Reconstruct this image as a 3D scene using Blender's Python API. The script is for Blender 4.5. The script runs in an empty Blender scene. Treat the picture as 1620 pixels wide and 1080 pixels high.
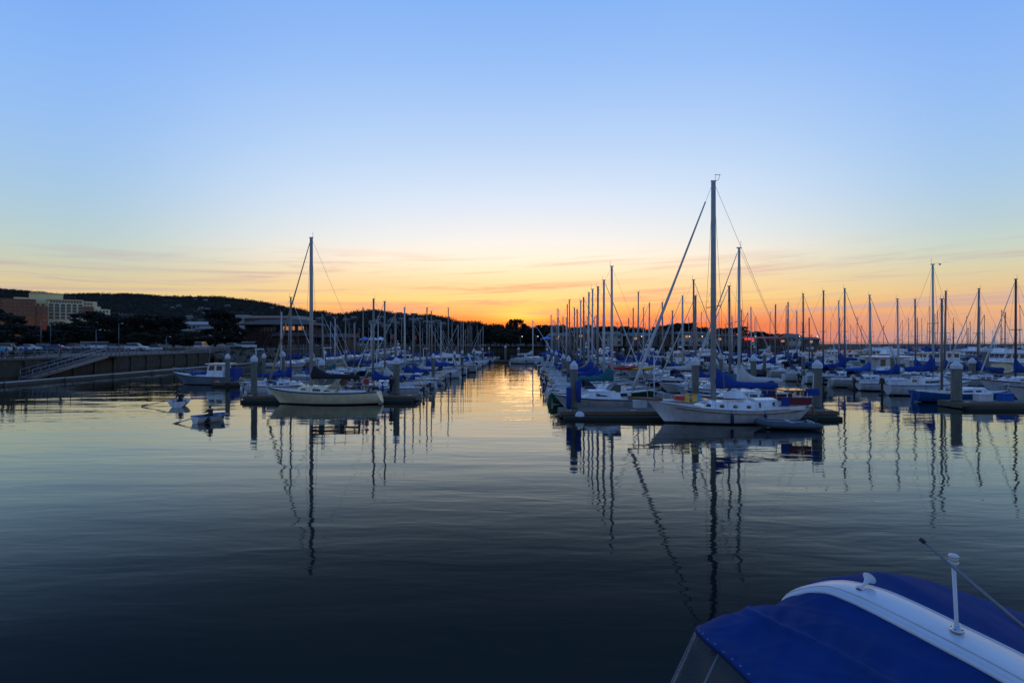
import bpy, bmesh, math, random
import numpy as np
from mathutils import Vector, Matrix, noise as mnoise
R = math.radians
random.seed(11)
scene = bpy.context.scene
C = scene.collection
CAMH = 5.1
FPX = 900.0

# ------------------------------------------------------------------ camera
cam_d = bpy.data.cameras.new('camera')
cam_d.sensor_width = 36.0
cam_d.lens = 20.0
cam_d.clip_start = 0.05
cam_d.clip_end = 30000
cam = bpy.data.objects.new('camera', cam_d)
cam.location = (0, 0, CAMH)
cam.rotation_euler = (R(90), 0, 0)
C.objects.link(cam)
scene.camera = cam

# ------------------------------------------------------------------ world (sunset sky)
SUN_AZ = math.atan2(18, 900)        # to the right of +Y
world = bpy.data.worlds.new('World')
scene.world = world
world.use_nodes = True
nt = world.node_tree
N = nt.nodes; LK = nt.links
N.clear()
def s2l(c):
    out = []
    for v in c[:3]:
        v = v / 255.0
        out.append(v / 12.92 if v <= 0.04045 else ((v + 0.055) / 1.055) ** 2.4)
    return tuple(out) + (1.0,)
def nd(t, **k):
    n = N.new(t)
    for a, b in k.items(): setattr(n, a, b)
    return n
def mth(op, a, b=None, c=None, clamp=False):
    n = N.new('ShaderNodeMath'); n.operation = op; n.use_clamp = clamp
    for i, v in enumerate((a, b, c)):
        if v is None: continue
        if isinstance(v, (int, float)): n.inputs[i].default_value = v
        else: LK.new(v, n.inputs[i])
    return n.outputs[0]
def mixc(f, a, b, mode='MIX'):
    n = N.new('ShaderNodeMix'); n.data_type = 'RGBA'; n.blend_type = mode
    for sock, v in ((n.inputs[0], f), (n.inputs[6], a), (n.inputs[7], b)):
        if isinstance(v, (int, float)): sock.default_value = v
        elif isinstance(v, tuple): sock.default_value = v
        else: LK.new(v, sock)
    return n.outputs[2]
def ramp(fac, stops):
    n = N.new('ShaderNodeValToRGB'); LK.new(fac, n.inputs[0])
    cr = n.color_ramp
    while len(cr.elements) > 1: cr.elements.remove(cr.elements[-1])
    cr.elements[0].position = stops[0][0]; cr.elements[0].color = s2l(stops[0][1])
    for p, c in stops[1:]:
        e = cr.elements.new(p); e.color = s2l(c)
    return n.outputs[0]
def sstep(v, lo, hi):
    n = N.new('ShaderNodeMapRange'); n.interpolation_type = 'SMOOTHSTEP'
    LK.new(v, n.inputs[0]); n.inputs[1].default_value = lo; n.inputs[2].default_value = hi
    return n.outputs[0]
tc = nd('ShaderNodeTexCoord')
nrm = nd('ShaderNodeVectorMath', operation='NORMALIZE'); LK.new(tc.outputs['Generated'], nrm.inputs[0])
sep = nd('ShaderNodeSeparateXYZ'); LK.new(nrm.outputs[0], sep.inputs[0])
dx, dy, dz = sep.outputs
el = mth('MAXIMUM', dz, 0.0)
hl = mth('SQRT', mth('MAXIMUM', mth('SUBTRACT', 1.0, mth('MULTIPLY', dz, dz)), 1e-5))
caz = mth('DIVIDE', mth('ADD', mth('MULTIPLY', dx, math.sin(SUN_AZ)), mth('MULTIPLY', dy, math.cos(SUN_AZ))), hl)
saz = mth('DIVIDE', mth('SUBTRACT', mth('MULTIPLY', dx, math.cos(SUN_AZ)), mth('MULTIPLY', dy, math.sin(SUN_AZ))), hl)
elr = mth('POWER', el, 0.5)          # more room near the horizon
def st(l): return [(p ** 0.5, c) for p, c in l]
rc = ramp(elr, st([(0, (238, 95, 45)), (.03, (246, 112, 55)), (.042, (250, 142, 82)), (.05, (252, 172, 98)), (.06, (253, 190, 110)), (.072, (255, 214, 134)), (.085, (253, 214, 150)), (.1, (253, 218, 165)),
                (.12, (254, 232, 194)), (.145, (254, 242, 224)), (.175, (238, 240, 240)), (.24, (214, 231, 250)), (.31, (190, 217, 250)),
                (.42, (156, 196, 250)), (.52, (132, 180, 247)), (.72, (98, 150, 232)), (1, (75, 125, 212))]))
rl = ramp(elr, st([(0, (205, 155, 120)), (.03, (222, 180, 125)), (.05, (228, 192, 138)), (.075, (222, 200, 152)), (.1, (208, 204, 175)),
                (.13, (190, 207, 200)), (.165, (178, 205, 216)), (.22, (165, 200, 232)), (.29, (152, 193, 243)), (.37, (138, 184, 247)),
                (.44, (126, 174, 245)), (.7, (96, 148, 230)), (1, (75, 125, 212))]))
rr = ramp(elr, st([(0, (186, 158, 158)), (.012, (198, 165, 155)), (.03, (232, 172, 130)), (.052, (238, 184, 135)), (.075, (230, 198, 150)), (.1, (218, 208, 172)),
                (.13, (200, 213, 200)), (.165, (184, 208, 218)), (.22, (168, 202, 234)), (.29, (154, 194, 243)), (.37, (140, 184, 247)),
                (.44, (126, 174, 245)), (.7, (96, 148, 230)), (1, (75, 125, 212))]))
rb = ramp(elr, st([(0, (125, 138, 158)), (.08, (156, 164, 186)), (.2, (146, 172, 208)), (.45, (115, 160, 222)), (1, (75, 125, 212))]))
side = mixc(sstep(saz, -.25, .25), rl, rr)
tC = sstep(caz, .77, 1.0)
front = mixc(tC, side, rc)
col = mixc(sstep(caz, -.55, .55), rb, front)
# cirrus streaks: thin layers at a fixed height, seen in perspective
cv = nd('ShaderNodeCombineXYZ')
az = mth('ARCTAN2', dx, dy)
# warp elevation so that the streaks rise gently to both sides
elw = mth('SUBTRACT', el, mth('MULTIPLY', az, .03))
LK.new(mth('MULTIPLY', az, 3.4), cv.inputs[0]); LK.new(mth('MULTIPLY', elw, 68.0), cv.inputs[1]); cv.inputs[2].default_value = 3.7
n1 = nd('ShaderNodeTexNoise'); n1.inputs['Scale'].default_value = 1.0; n1.inputs['Detail'].default_value = 9; n1.inputs['Roughness'].default_value = .62; n1.inputs['Distortion'].default_value = .5
LK.new(cv.outputs[0], n1.inputs['Vector'])
band = mth('MULTIPLY', sstep(el, .012, .045), mth('SUBTRACT', 1.0, sstep(el, .095, .17)))
cl = mth('MULTIPLY', sstep(n1.outputs['Fac'], .46, .64), band)
near = sstep(caz, .87, .995)
ccol = mixc(near, s2l((186, 164, 178)), s2l((236, 158, 132)))
camt = mth('MULTIPLY', cl, mth('ADD', .5, mth('MULTIPLY', near, .3)))
col = mixc(camt, col, ccol)
# glow above the set sun
sv = nd('ShaderNodeVectorMath', operation='DOT_PRODUCT'); LK.new(nrm.outputs[0], sv.inputs[0])
sd = Vector((math.sin(SUN_AZ), math.cos(SUN_AZ), .042)).normalized(); sv.inputs[1].default_value = sd
# wide flat glow: elliptical distance in azimuth and elevation
daz = mth('SUBTRACT', az, SUN_AZ)
del_ = mth('SUBTRACT', el, .045)
q = mth('ADD', mth('MULTIPLY', mth('MULTIPLY', daz, daz), 1 / (.06 ** 2)), mth('MULTIPLY', mth('MULTIPLY', del_, del_), 1 / (.012 ** 2)))
g1 = mth('POWER', 2.718, mth('MULTIPLY', q, -1.0))
q2 = mth('ADD', mth('MULTIPLY', mth('MULTIPLY', daz, daz), 1 / (.24 ** 2)), mth('MULTIPLY', mth('MULTIPLY', del_, del_), 1 / (.036 ** 2)))
g2 = mth('POWER', 2.718, mth('MULTIPLY', q2, -1.0))
gl = mixc(g1, (0, 0, 0, 1), (.35, .34, .03, 1))
gl2 = mixc(g2, (0, 0, 0, 1), (.08, .0, .0, 1))
nocl = mth('SUBTRACT', 1.0, mth('MULTIPLY', cl, .75))
gs = mixc(1.0, gl, gl2, 'ADD')
gs = mixc(nocl, (0, 0, 0, 1), gs)
col = mixc(1.0, col, gs, 'ADD')
sky = nd('ShaderNodeTexSky'); sky.sky_type = 'NISHITA'; sky.sun_disc = False
sky.sun_elevation = R(1.2); sky.sun_rotation = SUN_AZ; sky.altitude = 5; sky.dust_density = 2.0
bgn = nd('ShaderNodeBackground'); LK.new(sky.outputs[0], bgn.inputs[0]); bgn.inputs[1].default_value = .05 * .3
bg = nd('ShaderNodeBackground'); LK.new(col, bg.inputs[0]); bg.inputs[1].default_value = 0.97
ad = nd('ShaderNodeAddShader'); LK.new(bg.outputs[0], ad.inputs[0]); LK.new(bgn.outputs[0], ad.inputs[1])
wo = nd('ShaderNodeOutputWorld'); LK.new(ad.outputs[0], wo.inputs[0])

sun_d = bpy.data.lights.new('sun', 'SUN'); sun_d.energy = .03; sun_d.angle = R(8); sun_d.color = (1, .55, .28)
sun = bpy.data.objects.new('sun', sun_d); C.objects.link(sun)
sun.rotation_euler = (R(90 - 1.2), 0, math.pi - SUN_AZ)
sun.location = (0, 0, 40)

vs = scene.view_settings
vs.view_transform = 'Standard'; vs.look = 'None'; vs.exposure = 0.0; vs.gamma = 1.0; vs.use_curve_mapping = False

# ------------------------------------------------------------------ materials
MATS = {}
def mat(name, col, rough=.6, metal=0.0, var=.25, scale=6.0, bump=0.0, bscale=None, spec=.5, emit=None, es=0.0, stretch=None, dirt=0.0, alpha=1.0, trans=0.0):
    if name in MATS: return MATS[name]
    m = bpy.data.materials.new(name); m.use_nodes = True
    t = m.node_tree; b = t.nodes['Principled BSDF']
    b.inputs['Roughness'].default_value = rough; b.inputs['Metallic'].default_value = metal
    b.inputs['Specular IOR Level'].default_value = spec
    co = t.nodes.new('ShaderNodeTexCoord'); mp = t.nodes.new('ShaderNodeMapping')
    t.links.new(co.outputs['Object'], mp.inputs[0])
    if stretch: mp.inputs['Scale'].default_value = stretch
    no = t.nodes.new('ShaderNodeTexNoise'); no.inputs['Scale'].default_value = scale; no.inputs['Detail'].default_value = 4
    t.links.new(mp.outputs[0], no.inputs['Vector'])
    cr = t.nodes.new('ShaderNodeValToRGB'); t.links.new(no.outputs['Fac'], cr.inputs[0])
    lo = [max(0, c * (1 - var)) for c in col]; hi = [min(1, c * (1 + var * .6)) for c in col]
    cr.color_ramp.elements[0].position = .3; cr.color_ramp.elements[0].color = (*lo, 1)
    cr.color_ramp.elements[1].position = .7; cr.color_ramp.elements[1].color = (*hi, 1)
    out = cr.outputs[0]
    if dirt:
        n2 = t.nodes.new('ShaderNodeTexNoise'); n2.inputs['Scale'].default_value = scale * .35; n2.inputs['Detail'].default_value = 8; n2.inputs['Roughness'].default_value = .7
        mp2 = t.nodes.new('ShaderNodeMapping'); mp2.inputs['Scale'].default_value = (2.5, 2.5, .35); t.links.new(co.outputs['Object'], mp2.inputs[0]); t.links.new(mp2.outputs[0], n2.inputs['Vector'])
        r2 = t.nodes.new('ShaderNodeValToRGB'); r2.color_ramp.elements[0].position = .45; r2.color_ramp.elements[1].position = .75
        t.links.new(n2.outputs['Fac'], r2.inputs[0])
        mx = t.nodes.new('ShaderNodeMix'); mx.data_type = 'RGBA'
        ml = t.nodes.new('ShaderNodeMath'); ml.operation = 'MULTIPLY'; ml.inputs[1].default_value = dirt; t.links.new(r2.outputs[0], ml.inputs[0])
        t.links.new(ml.outputs[0], mx.inputs[0]); t.links.new(out, mx.inputs[6]); mx.inputs[7].default_value = (.10, .085, .06, 1)
        out = mx.outputs[2]
    t.links.new(out, b.inputs['Base Color'])
    rr_ = t.nodes.new('ShaderNodeMapRange'); rr_.inputs[3].default_value = max(0.02, rough - .08); rr_.inputs[4].default_value = min(1, rough + .12)
    t.links.new(no.outputs['Fac'], rr_.inputs[0]); t.links.new(rr_.outputs[0], b.inputs['Roughness'])
    if bump:
        bn = t.nodes.new('ShaderNodeTexNoise'); bn.inputs['Scale'].default_value = bscale or scale * 3; bn.inputs['Detail'].default_value = 5
        t.links.new(mp.outputs[0], bn.inputs['Vector'])
        bu = t.nodes.new('ShaderNodeBump'); bu.inputs['Strength'].default_value = bump; bu.inputs['Distance'].default_value = .05
        t.links.new(bn.outputs['Fac'], bu.inputs['Height']); t.links.new(bu.outputs[0], b.inputs['Normal'])
    if emit:
        b.inputs['Emission Color'].default_value = (*emit, 1); b.inputs['Emission Strength'].default_value = es
    if trans: b.inputs['Transmission Weight'].default_value = trans
    if alpha < 1: b.inputs['Alpha'].default_value = alpha
    MATS[name] = m
    return m
W = mat('gelcoat_white', (.68, .7, .72), .25, var=.06, scale=2, dirt=.35)
W2 = mat('gelcoat_white_dull', (.52, .53, .53), .4, var=.1, scale=2, dirt=.5)
CREAM = mat('gelcoat_cream', (.72, .64, .42), .25, var=.06, scale=2, dirt=.2)
HBLUE = mat('hull_blue', (.02, .11, .33), .25, var=.1, scale=2, dirt=.15)
HNAVY = mat('hull_navy', (.012, .02, .07), .22, var=.1, scale=2)
HGREY = mat('hull_grey_blue', (.17, .22, .27), .45, var=.15, scale=2, dirt=.4)
HGREEN = mat('hull_green', (.02, .1, .06), .3, var=.1, scale=2)
HRED = mat('hull_red', (.25, .02, .02), .3, var=.1, scale=2)
BOOT = mat('bottom_paint_dark', (.018, .02, .028), .7, var=.3)
BOOTR = mat('bottom_paint_red', (.09, .018, .015), .7, var=.3)
DECK = mat('deck_offwhite', (.5, .5, .47), .7, var=.12, scale=3, dirt=.4)
TEAK = mat('teak', (.2, .1, .045), .6, var=.3, scale=8, stretch=(1, 8, 8))
GLASS = mat('dark_window', (.012, .014, .018), .08, var=.2)
ALU = mat('mast_aluminium', (.2, .185, .17), .5, metal=.5, var=.12, scale=3)
ALUD = mat('mast_dark', (.06, .04, .03), .5, var=.15, scale=3)
ALUW = mat('mast_white', (.42, .41, .39), .4, var=.1, scale=3)
STEEL = mat('stainless_steel', (.5, .5, .5), .3, metal=.9, var=.1)
WIRE = mat('rigging_wire', (.16, .16, .17), .5, metal=.6, var=.1)
CB = mat("canvas_blue", (.002, .034, .21), .9, var=.22, scale=5, bump=.25, bscale=4)
CN = mat('canvas_navy', (.006, .012, .06), .85, var=.25, scale=5, bump=.25, bscale=4)
CBK = mat('canvas_black', (.014, .014, .018), .9, var=.25, scale=5, bump=.25)
CY = mat('canvas_yellow', (.65, .33, .02), .85, var=.2, scale=5, bump=.25)
CT = mat('canvas_teal', (.01, .11, .12), .85, var=.2, scale=5, bump=.25)
CM = mat('canvas_maroon', (.12, .012, .02), .85, var=.2, scale=5, bump=.25)
CW = mat('sail_white', (.45, .45, .43), .8, var=.1, scale=5, bump=.2)
CTAN = mat('canvas_tan', (.3, .22, .13), .85, var=.2, scale=5, bump=.2)
BRT = mat('canvas_bright_blue', (.006, .07, .34), .8, var=.2, scale=5, bump=.2)
RUB = mat('black_rubber', (.012, .012, .013), .6, var=.2)
REDP = mat('red_plastic', (.5, .02, .015), .4, var=.1)
YELP = mat('yellow_plastic', (.7, .38, .02), .4, var=.1)
ORNP = mat('orange_buoy', (.6, .09, .02), .5, var=.1)
CYAP = mat('light_blue_plastic', (.05, .3, .45), .5, var=.1)
PVC = mat('grey_hypalon', (.035, .05, .075), .5, var=.2)
CONC = mat('pile_concrete', (.14, .14, .115), .85, var=.3, scale=3, bump=.3, dirt=.5, stretch=(1, 1, .25))
WEED = mat('pile_weed_dark', (.02, .022, .014), .9, var=.5, scale=8, bump=.5)
CAPW = mat('pile_cap_white', (.5, .52, .56), .45, var=.1, scale=4, dirt=.25)
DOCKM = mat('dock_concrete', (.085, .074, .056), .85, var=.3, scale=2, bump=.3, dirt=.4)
DOCKW = mat('dock_timber', (.12, .08, .05), .8, var=.35, scale=5, stretch=(.4, 4, 4), bump=.3)
SEAW = mat('seawall_concrete', (.04, .035, .022), .9, var=.35, scale=.8, bump=.5, bscale=5, dirt=.6)
WEATHER = mat('galvanised_steel', (.16, .17, .19), .5, metal=.4, var=.2)

# ------------------------------------------------------------------ mesh builder
class MB:
    def __init__(s): s.v = []; s.f = []; s.m = []; s.sm = []
    def add(s, vs, fs, m=0, smooth=False):
        o = len(s.v); s.v += [tuple(v) for v in vs]; s.f += [tuple(i + o for i in f) for f in fs]
        s.m += [m] * len(fs); s.sm += [smooth] * len(fs); return s
    def box(s, c, d, rz=0, m=0, taper=(1, 1), rx=0, ry=0):
        hx, hy, hz = d[0] / 2, d[1] / 2, d[2] / 2
        M = Matrix.Translation(c) @ Matrix.Rotation(rz, 4, 'Z') @ Matrix.Rotation(ry, 4, 'Y') @ Matrix.Rotation(rx, 4, 'X')
        vs = [M @ Vector(p) for p in ((-hx, -hy, -hz), (hx, -hy, -hz), (hx, hy, -hz), (-hx, hy, -hz),
              (-hx * taper[0], -hy * taper[1], hz), (hx * taper[0], -hy * taper[1], hz), (hx * taper[0], hy * taper[1], hz), (-hx * taper[0], hy * taper[1], hz))]
        return s.add(vs, [(0, 3, 2, 1), (4, 5, 6, 7), (0, 1, 5, 4), (1, 2, 6, 5), (2, 3, 7, 6), (3, 0, 4, 7)], m)
    def tube(s, pts, r, n=6, m=0, caps=True, smooth=True):
        pts = [Vector(p) for p in pts]
        rs = r if isinstance(r, (list, tuple)) else [r] * len(pts)
        vs = []; fs = []
        up0 = None
        for i, p in enumerate(pts):
            a = pts[max(i - 1, 0)]; b = pts[min(i + 1, len(pts) - 1)]
            t = (b - a)
            t = t.normalized() if t.length > 1e-9 else Vector((0, 0, 1))
            up = Vector((0, 0, 1)) if abs(t.z) < .9 else Vector((0, 1, 0))
            if up0 is not None:
                u = (up0 - t * up0.dot(t))
                u = u.normalized() if u.length > 1e-4 else t.cross(up).normalized()
            else: u = t.cross(up).normalized()
            up0 = u
            w = t.cross(u)
            for k in range(n):
                a_ = 2 * math.pi * k / n
                vs.append(p + (u * math.cos(a_) + w * math.sin(a_)) * rs[i])
        for i in range(len(pts) - 1):
            for k in range(n):
                fs.append((i * n + k, i * n + (k + 1) % n, (i + 1) * n + (k + 1) % n, (i + 1) * n + k))
        s.add(vs, fs, m, smooth and n > 4)
        if caps:
            o = len(s.v) - len(vs)
            s.f.append(tuple(o + k for k in range(n))[::-1]); s.m.append(m); s.sm.append(False)
            s.f.append(tuple(o + (len(pts) - 1) * n + k for k in range(n))); s.m.append(m); s.sm.append(False)
        return s
    def lathe(s, prof, c=(0, 0, 0), n=8, m=0, axis='Z', smooth=True, M=None):
        vs = []; fs = []
        for (r, z) in prof:
            for k in range(n):
                a = 2 * math.pi * (k + .5) / n
                p = Vector((r * math.cos(a), r * math.sin(a), z))
                if M is not None: p = M @ p
                vs.append(p + Vector(c))
        for i in range(len(prof) - 1):
            for k in range(n): fs.append((i * n + k, i * n + (k + 1) % n, (i + 1) * n + (k + 1) % n, (i + 1) * n + k))
        fs.append(tuple(range(n))[::-1]); fs.append(tuple((len(prof) - 1) * n + k for k in range(n)))
        return s.add(vs, fs, m, smooth)
    def loft(s, secs, m=0, closed=True, caps=True, smooth=True):
        n = len(secs[0]); vs = [p for q in secs for p in q]; fs = []
        for i in range(len(secs) - 1):
            for k in range(n if closed else n - 1):
                fs.append((i * n + k, i * n + (k + 1) % n, (i + 1) * n + (k + 1) % n, (i + 1) * n + k))
        o = len(s.v)
        s.add(vs, fs, m, smooth)
        if caps and closed:
            s.f.append(tuple(o + k for k in range(n))[::-1]); s.m.append(m); s.sm.append(False)
            s.f.append(tuple(o + (len(secs) - 1) * n + k for k in range(n))); s.m.append(m); s.sm.append(False)
        return s
    def ell(s, c, r, m=0, n=8, k=5, jit=0, M=None):
        prof = []
        vs = []; fs = []
        for i in range(k + 1):
            th = math.pi * i / k
            for j in range(n):
                a = 2 * math.pi * j / n
                jj = 1 + random.uniform(-jit, jit)
                p = Vector((math.sin(th) * math.cos(a) * r[0] * jj, math.sin(th) * math.sin(a) * r[1] * jj, math.cos(th) * r[2]))
                if M is not None: p = M @ p
                vs.append(p + Vector(c))
        for i in range(k):
            for j in range(n): fs.append((i * n + j, (i + 1) * n + j, (i + 1) * n + (j + 1) % n, i * n + (j + 1) % n))
        return s.add(vs, fs, m, True)
    def build(s, name, mats, parent=None, loc=None):
        me = bpy.data.meshes.new(name)
        me.from_pydata(s.v, [], s.f)
        if not isinstance(mats, (list, tuple)): mats = [mats]
        for q in mats: me.materials.append(q)
        me.polygons.foreach_set('material_index', s.m)
        me.polygons.foreach_set('use_smooth', s.sm)
        me.update()
        o = bpy.data.objects.new(name, me); C.objects.link(o)
        if parent: o.parent = parent
        if loc: o.location = loc
        return o
def tag(o, label=None, cat=None, group=None, kind=None):
    if label: o['label'] = label
    if cat: o['category'] = cat
    if group: o['group'] = group
    if kind: o['kind'] = kind
    return o
def empty(name, loc=(0, 0, 0), rz=0, label=None, cat=None, group=None):
    o = bpy.data.objects.new(name, None); o.empty_display_size = .2; C.objects.link(o)
    o.location = loc; o.rotation_euler = (0, 0, rz)
    return tag(o, label, cat, group)
def kids(o): return [c for c in bpy.data.objects if c.parent == o]
KID = {}
def index_kids(o):
    l = [c for c in o.children]
    KID[o.name] = l
    for c in l: index_kids(c)
def copy_tree(o, parent=None, over=None):
    c = o.copy(); C.objects.link(c); c.parent = parent
    if c.type == 'MESH' and over:
        for i, sl in enumerate(c.material_slots):
            mm = sl.material
            if mm and mm.name in over:
                sl.link = 'OBJECT'; sl.material = over[mm.name]
    for ch in KID.get(o.name, []):
        k2 = copy_tree(ch, c, over)
    return c
def PX(px, Y): return (px - 810) * Y / FPX
def PZ(py, Y): return CAMH - (py - 540) * Y / FPX
def G(px, py, z=0):
    Y = (CAMH - z) * FPX / (py - 540); return (PX(px, Y), Y)
ORD = ['nearest', 'second', 'third', 'fourth', 'fifth', 'sixth', 'seventh', 'eighth', 'ninth', 'tenth', 'eleventh', 'twelfth', 'thirteenth',
       'fourteenth', 'fifteenth', 'sixteenth', 'seventeenth', 'eighteenth', 'nineteenth', 'twentieth', 'twenty-first', 'twenty-second',
       'twenty-third', 'twenty-fourth', 'twenty-fifth', 'twenty-sixth', 'twenty-seventh', 'twenty-eighth', 'twenty-ninth', 'thirtieth',
       'thirty-first', 'thirty-second', 'thirty-third', 'thirty-fourth', 'thirty-fifth', 'thirty-sixth', 'thirty-seventh', 'thirty-eighth', 'thirty-ninth', 'fortieth']
def ss(a, b, x):
    t = min(1, max(0, (x - a) / (b - a))); return t * t * (3 - 2 * t)
def lerp_list(pts, x):
    if x <= pts[0][0]: return pts[0][1]
    for (a, ya), (b, yb) in zip(pts, pts[1:]):
        if x <= b: return ya + (yb - ya) * (x - a) / (b - a)
    return pts[-1][1]
# ------------------------------------------------------------------ boats
HW = mat('hull_white', (.68, .7, .73), .25, var=.06, scale=2, dirt=.35)
class Hull:
    def __init__(s, L, B, Fb, Fm, Fs, rake=.9, so=.2, tw=.6, tm=.42, zb=-.35, sternz=.05, chine=False, nt=14):
        s.L, s.B, s.Fb, s.Fm, s.Fs, s.rake, s.so, s.tw, s.tm, s.zb, s.sternz, s.chine, s.nt = L, B, Fb, Fm, Fs, rake, so, tw, tm, zb, sternz, chine, nt
    def sheer(s, t):
        if t < .4: u = 1 - t / .4; return s.Fm + (s.Fs - s.Fm) * u * u
        u = (t - .4) / .6; return s.Fm + (s.Fb - s.Fm) * u ** 1.8
    def beam(s, t):
        if t < s.tm: return s.B / 2 * (s.tw + (1 - s.tw) * math.sin(math.pi / 2 * (t / s.tm) ** .85))
        u = (t - s.tm) / (1 - s.tm); return max(.015, s.B / 2 * math.cos(math.pi / 2 * u ** 1.7))
    def pt(s, t, h, side=1):
        zs = s.sheer(t)
        zb = s.zb + (s.sternz - s.zb) * (1 - ss(0, .35, t)) ** 1.5 + (-.1 - s.zb) * ss(.75, 1, t) ** 2
        z = zb + (zs - zb) * h
        p = .42 + .75 * ss(.5, 1, t)
        if s.chine: p = .3 + .8 * ss(.45, 1, t)
        y = s.beam(t) * (h ** p if h > 0 else 0.0) * (1 if not s.chine else (.86 + .14 * h))
        x = -s.L / 2 + s.L * t - s.rake * (1 - h) * ss(.55, 1, t) + s.so * (1 - h) * (1 - ss(0, .35, t))
        return (x, side * y, z)
    def build_hull(s, parent, mats, stripe=None):
        # mats: [topside, bottom, stripe]
        ts = [i / s.nt for i in range(s.nt + 1)]
        def hrow(t):
            zs = s.sheer(t); zb = s.pt(t, 0)[2]; hw = min(.6, max(.02, (.1 - zb) / (zs - zb)))
            return [0, hw * .5, hw] + [hw + (1 - hw) * q for q in (.2, .4, .6, .78, .91, 1.0)]
        hs = hrow(0)
        b = MB()
        for side in (1, -1):
            vs = [s.pt(t, h, side) for t in ts for h in hrow(t)]
            nh = 9; fs = []; ms = []
            for i in range(s.nt):
                for k in range(nh - 1):
                    q = (i * nh + k, (i + 1) * nh + k, (i + 1) * nh + k + 1, i * nh + k + 1)
                    fs.append(q if side < 0 else q[::-1]); ms.append(1 if k < 2 else (2 if k == nh - 2 else 0))
            o = len(b.v); b.v += vs; b.f += [tuple(j + o for j in f) for f in fs]; b.m += ms; b.sm += [True] * len(fs)
        # transom
        nh = len(hs)
        tr = [s.pt(0, h, 1) for h in hs] + [s.pt(0, h, -1) for h in hs[::-1]]
        b.add(tr, [tuple(range(len(tr)))], 0)
        return b.build('hull', mats, parent)
    def deckmesh(s, parent, m, cock=None, depth=.45, camber=.06, toe=.0, mwell=None):
        ts = [i / s.nt for i in range(s.nt + 1)]
        if cock:
            a, c_ = cock
            ts = sorted(set([t for t in ts if not (abs(t - a) < .02 or abs(t - c_) < .02)] + [a - .001, a + .001, c_ - .001, c_ + .001]))
        fr = [-1, -.62, -.6, 0, .6, .62, 1]
        vs = []
        for t in ts:
            bb = s.beam(t); zs = s.sheer(t) - .02; x = -s.L / 2 + s.L * t
            for f in fr:
                z = zs + camber * (1 - f * f)
                if cock and cock[0] < t < cock[1] and abs(f) <= .6: z = zs - depth
                vs.append((x, f * bb * .985, z))
        n = len(fr); fs = [(i * n + k, (i + 1) * n + k, (i + 1) * n + k + 1, i * n + k + 1) for i in range(len(ts) - 1) for k in range(n - 1)]
        b = MB().add(vs, [f[::-1] for f in fs], 0)
        return b.build('deck', m, parent)
    def X(s, t): return -s.L / 2 + s.L * t
    def toerail(s, parent, m, r=.025, name='toe_rail', t0=0.0, dz=.01):
        ts = [t0 + (1 - t0) * i / s.nt for i in range(s.nt + 1)]
        b = MB()
        for side in (1, -1):
            b.tube([(s.X(t), side * s.beam(t), s.sheer(t) + dz) for t in ts], r, 4)
        return b.build(name, m, parent)
def trunk_box(b, H, t0, t1, w, h, slope=.35, m=0, back=.05, z0=-.05, wtop=.84, n=5, rise=0.0):
    """cabin trunk from t0 (aft) to t1 (fore) following the deck"""
    secs = []
    x0, x1 = H.X(t0), H.X(t1)
    for i in range(n + 1):
        u = i / n; t = t0 + (t1 - t0) * u; x = H.X(t)
        hw = min(w / 2, H.beam(t) * .72)
        zz = H.sheer(t) + z0
        hh = h + rise * (1 - u)
        if i == n: hh = h * .55
        xt = x + (back if i == 0 else 0) - (slope if i == n else 0)
        secs.append([(x, -hw, zz), (xt, -hw * wtop, zz + hh - z0 - .04), (xt, -hw * wtop * .85, zz + hh - z0), (xt, 0, zz + hh - z0 + .05),
                     (xt, hw * wtop * .85, zz + hh - z0), (xt, hw * wtop, zz + hh - z0 - .04), (x, hw, zz)])
    b.loft(secs, m, closed=True, caps=True, smooth=False)
    return b
def side_windows(parent, H, wins, w, h, m=None, name='window', wtop=.84, z0=-.05, round_=False):
    """wins: list of (t0,t1, zlow, zhigh) fractions of cabin height; both sides"""
    for (ta, tb, za, zb) in wins:
        for side in (1, -1):
            b = MB(); vs = []
            for t, z in ((ta, za), (tb, za), (tb, zb), (ta, zb)):
                hw = min(w / 2, H.beam(t) * .72)
                f = z
                y = hw * (1 + (wtop - 1) * f) + .012
                vs.append((H.X(t), side * y, H.sheer(t) + z0 + (h - z0 - .04) * f))
            if side > 0: vs = vs[::-1]
            inner = [(v[0], v[1] - side * .02, v[2]) for v in vs]
            b.add(vs + inner, [(0, 1, 2, 3), (4, 7, 6, 5), (0, 4, 5, 1), (1, 5, 6, 2), (2, 6, 7, 3), (3, 7, 4, 0)])
            b.build(name, m or GLASS, parent)
def sail_cover(parent, m, mx, ez, length, tall=1.2, low=.22, w=.2, dirn=-1, name='sail_cover', sag=.0, seed=1):
    rnd = random.Random(seed); secs = []; n = 16
    for i in range(n + 1):
        u = i / n
        top = low + (tall - low) * max(0, (1 - u / .42)) ** 1.5 + .16 * (1 - u)
        top *= 1 + rnd.uniform(-.06, .06)
        ww = w * (1 - .45 * u) * (1 + rnd.uniform(-.15, .15)) * (.55 if i == 0 else 1)
        bot = -.08 - sag * math.sin(u * math.pi) - rnd.uniform(0, .06)
        x = mx + dirn * (u * length - .12)
        sec = []
        for k in range(8):
            a = 2 * math.pi * k / 8
            cy = math.cos(a); sz = math.sin(a)
            yy = ww * cy * (1 if sz < .3 else .55 if sz < .8 else .12)
            sec.append((x, yy, ez + (top if sz > .9 else (top * .75 if sz > .3 else (top * .3 if sz > -.3 else bot)))))
        secs.append(sec)
    b = MB().loft(secs, 0)
    return b.build(name, m, parent)
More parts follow.
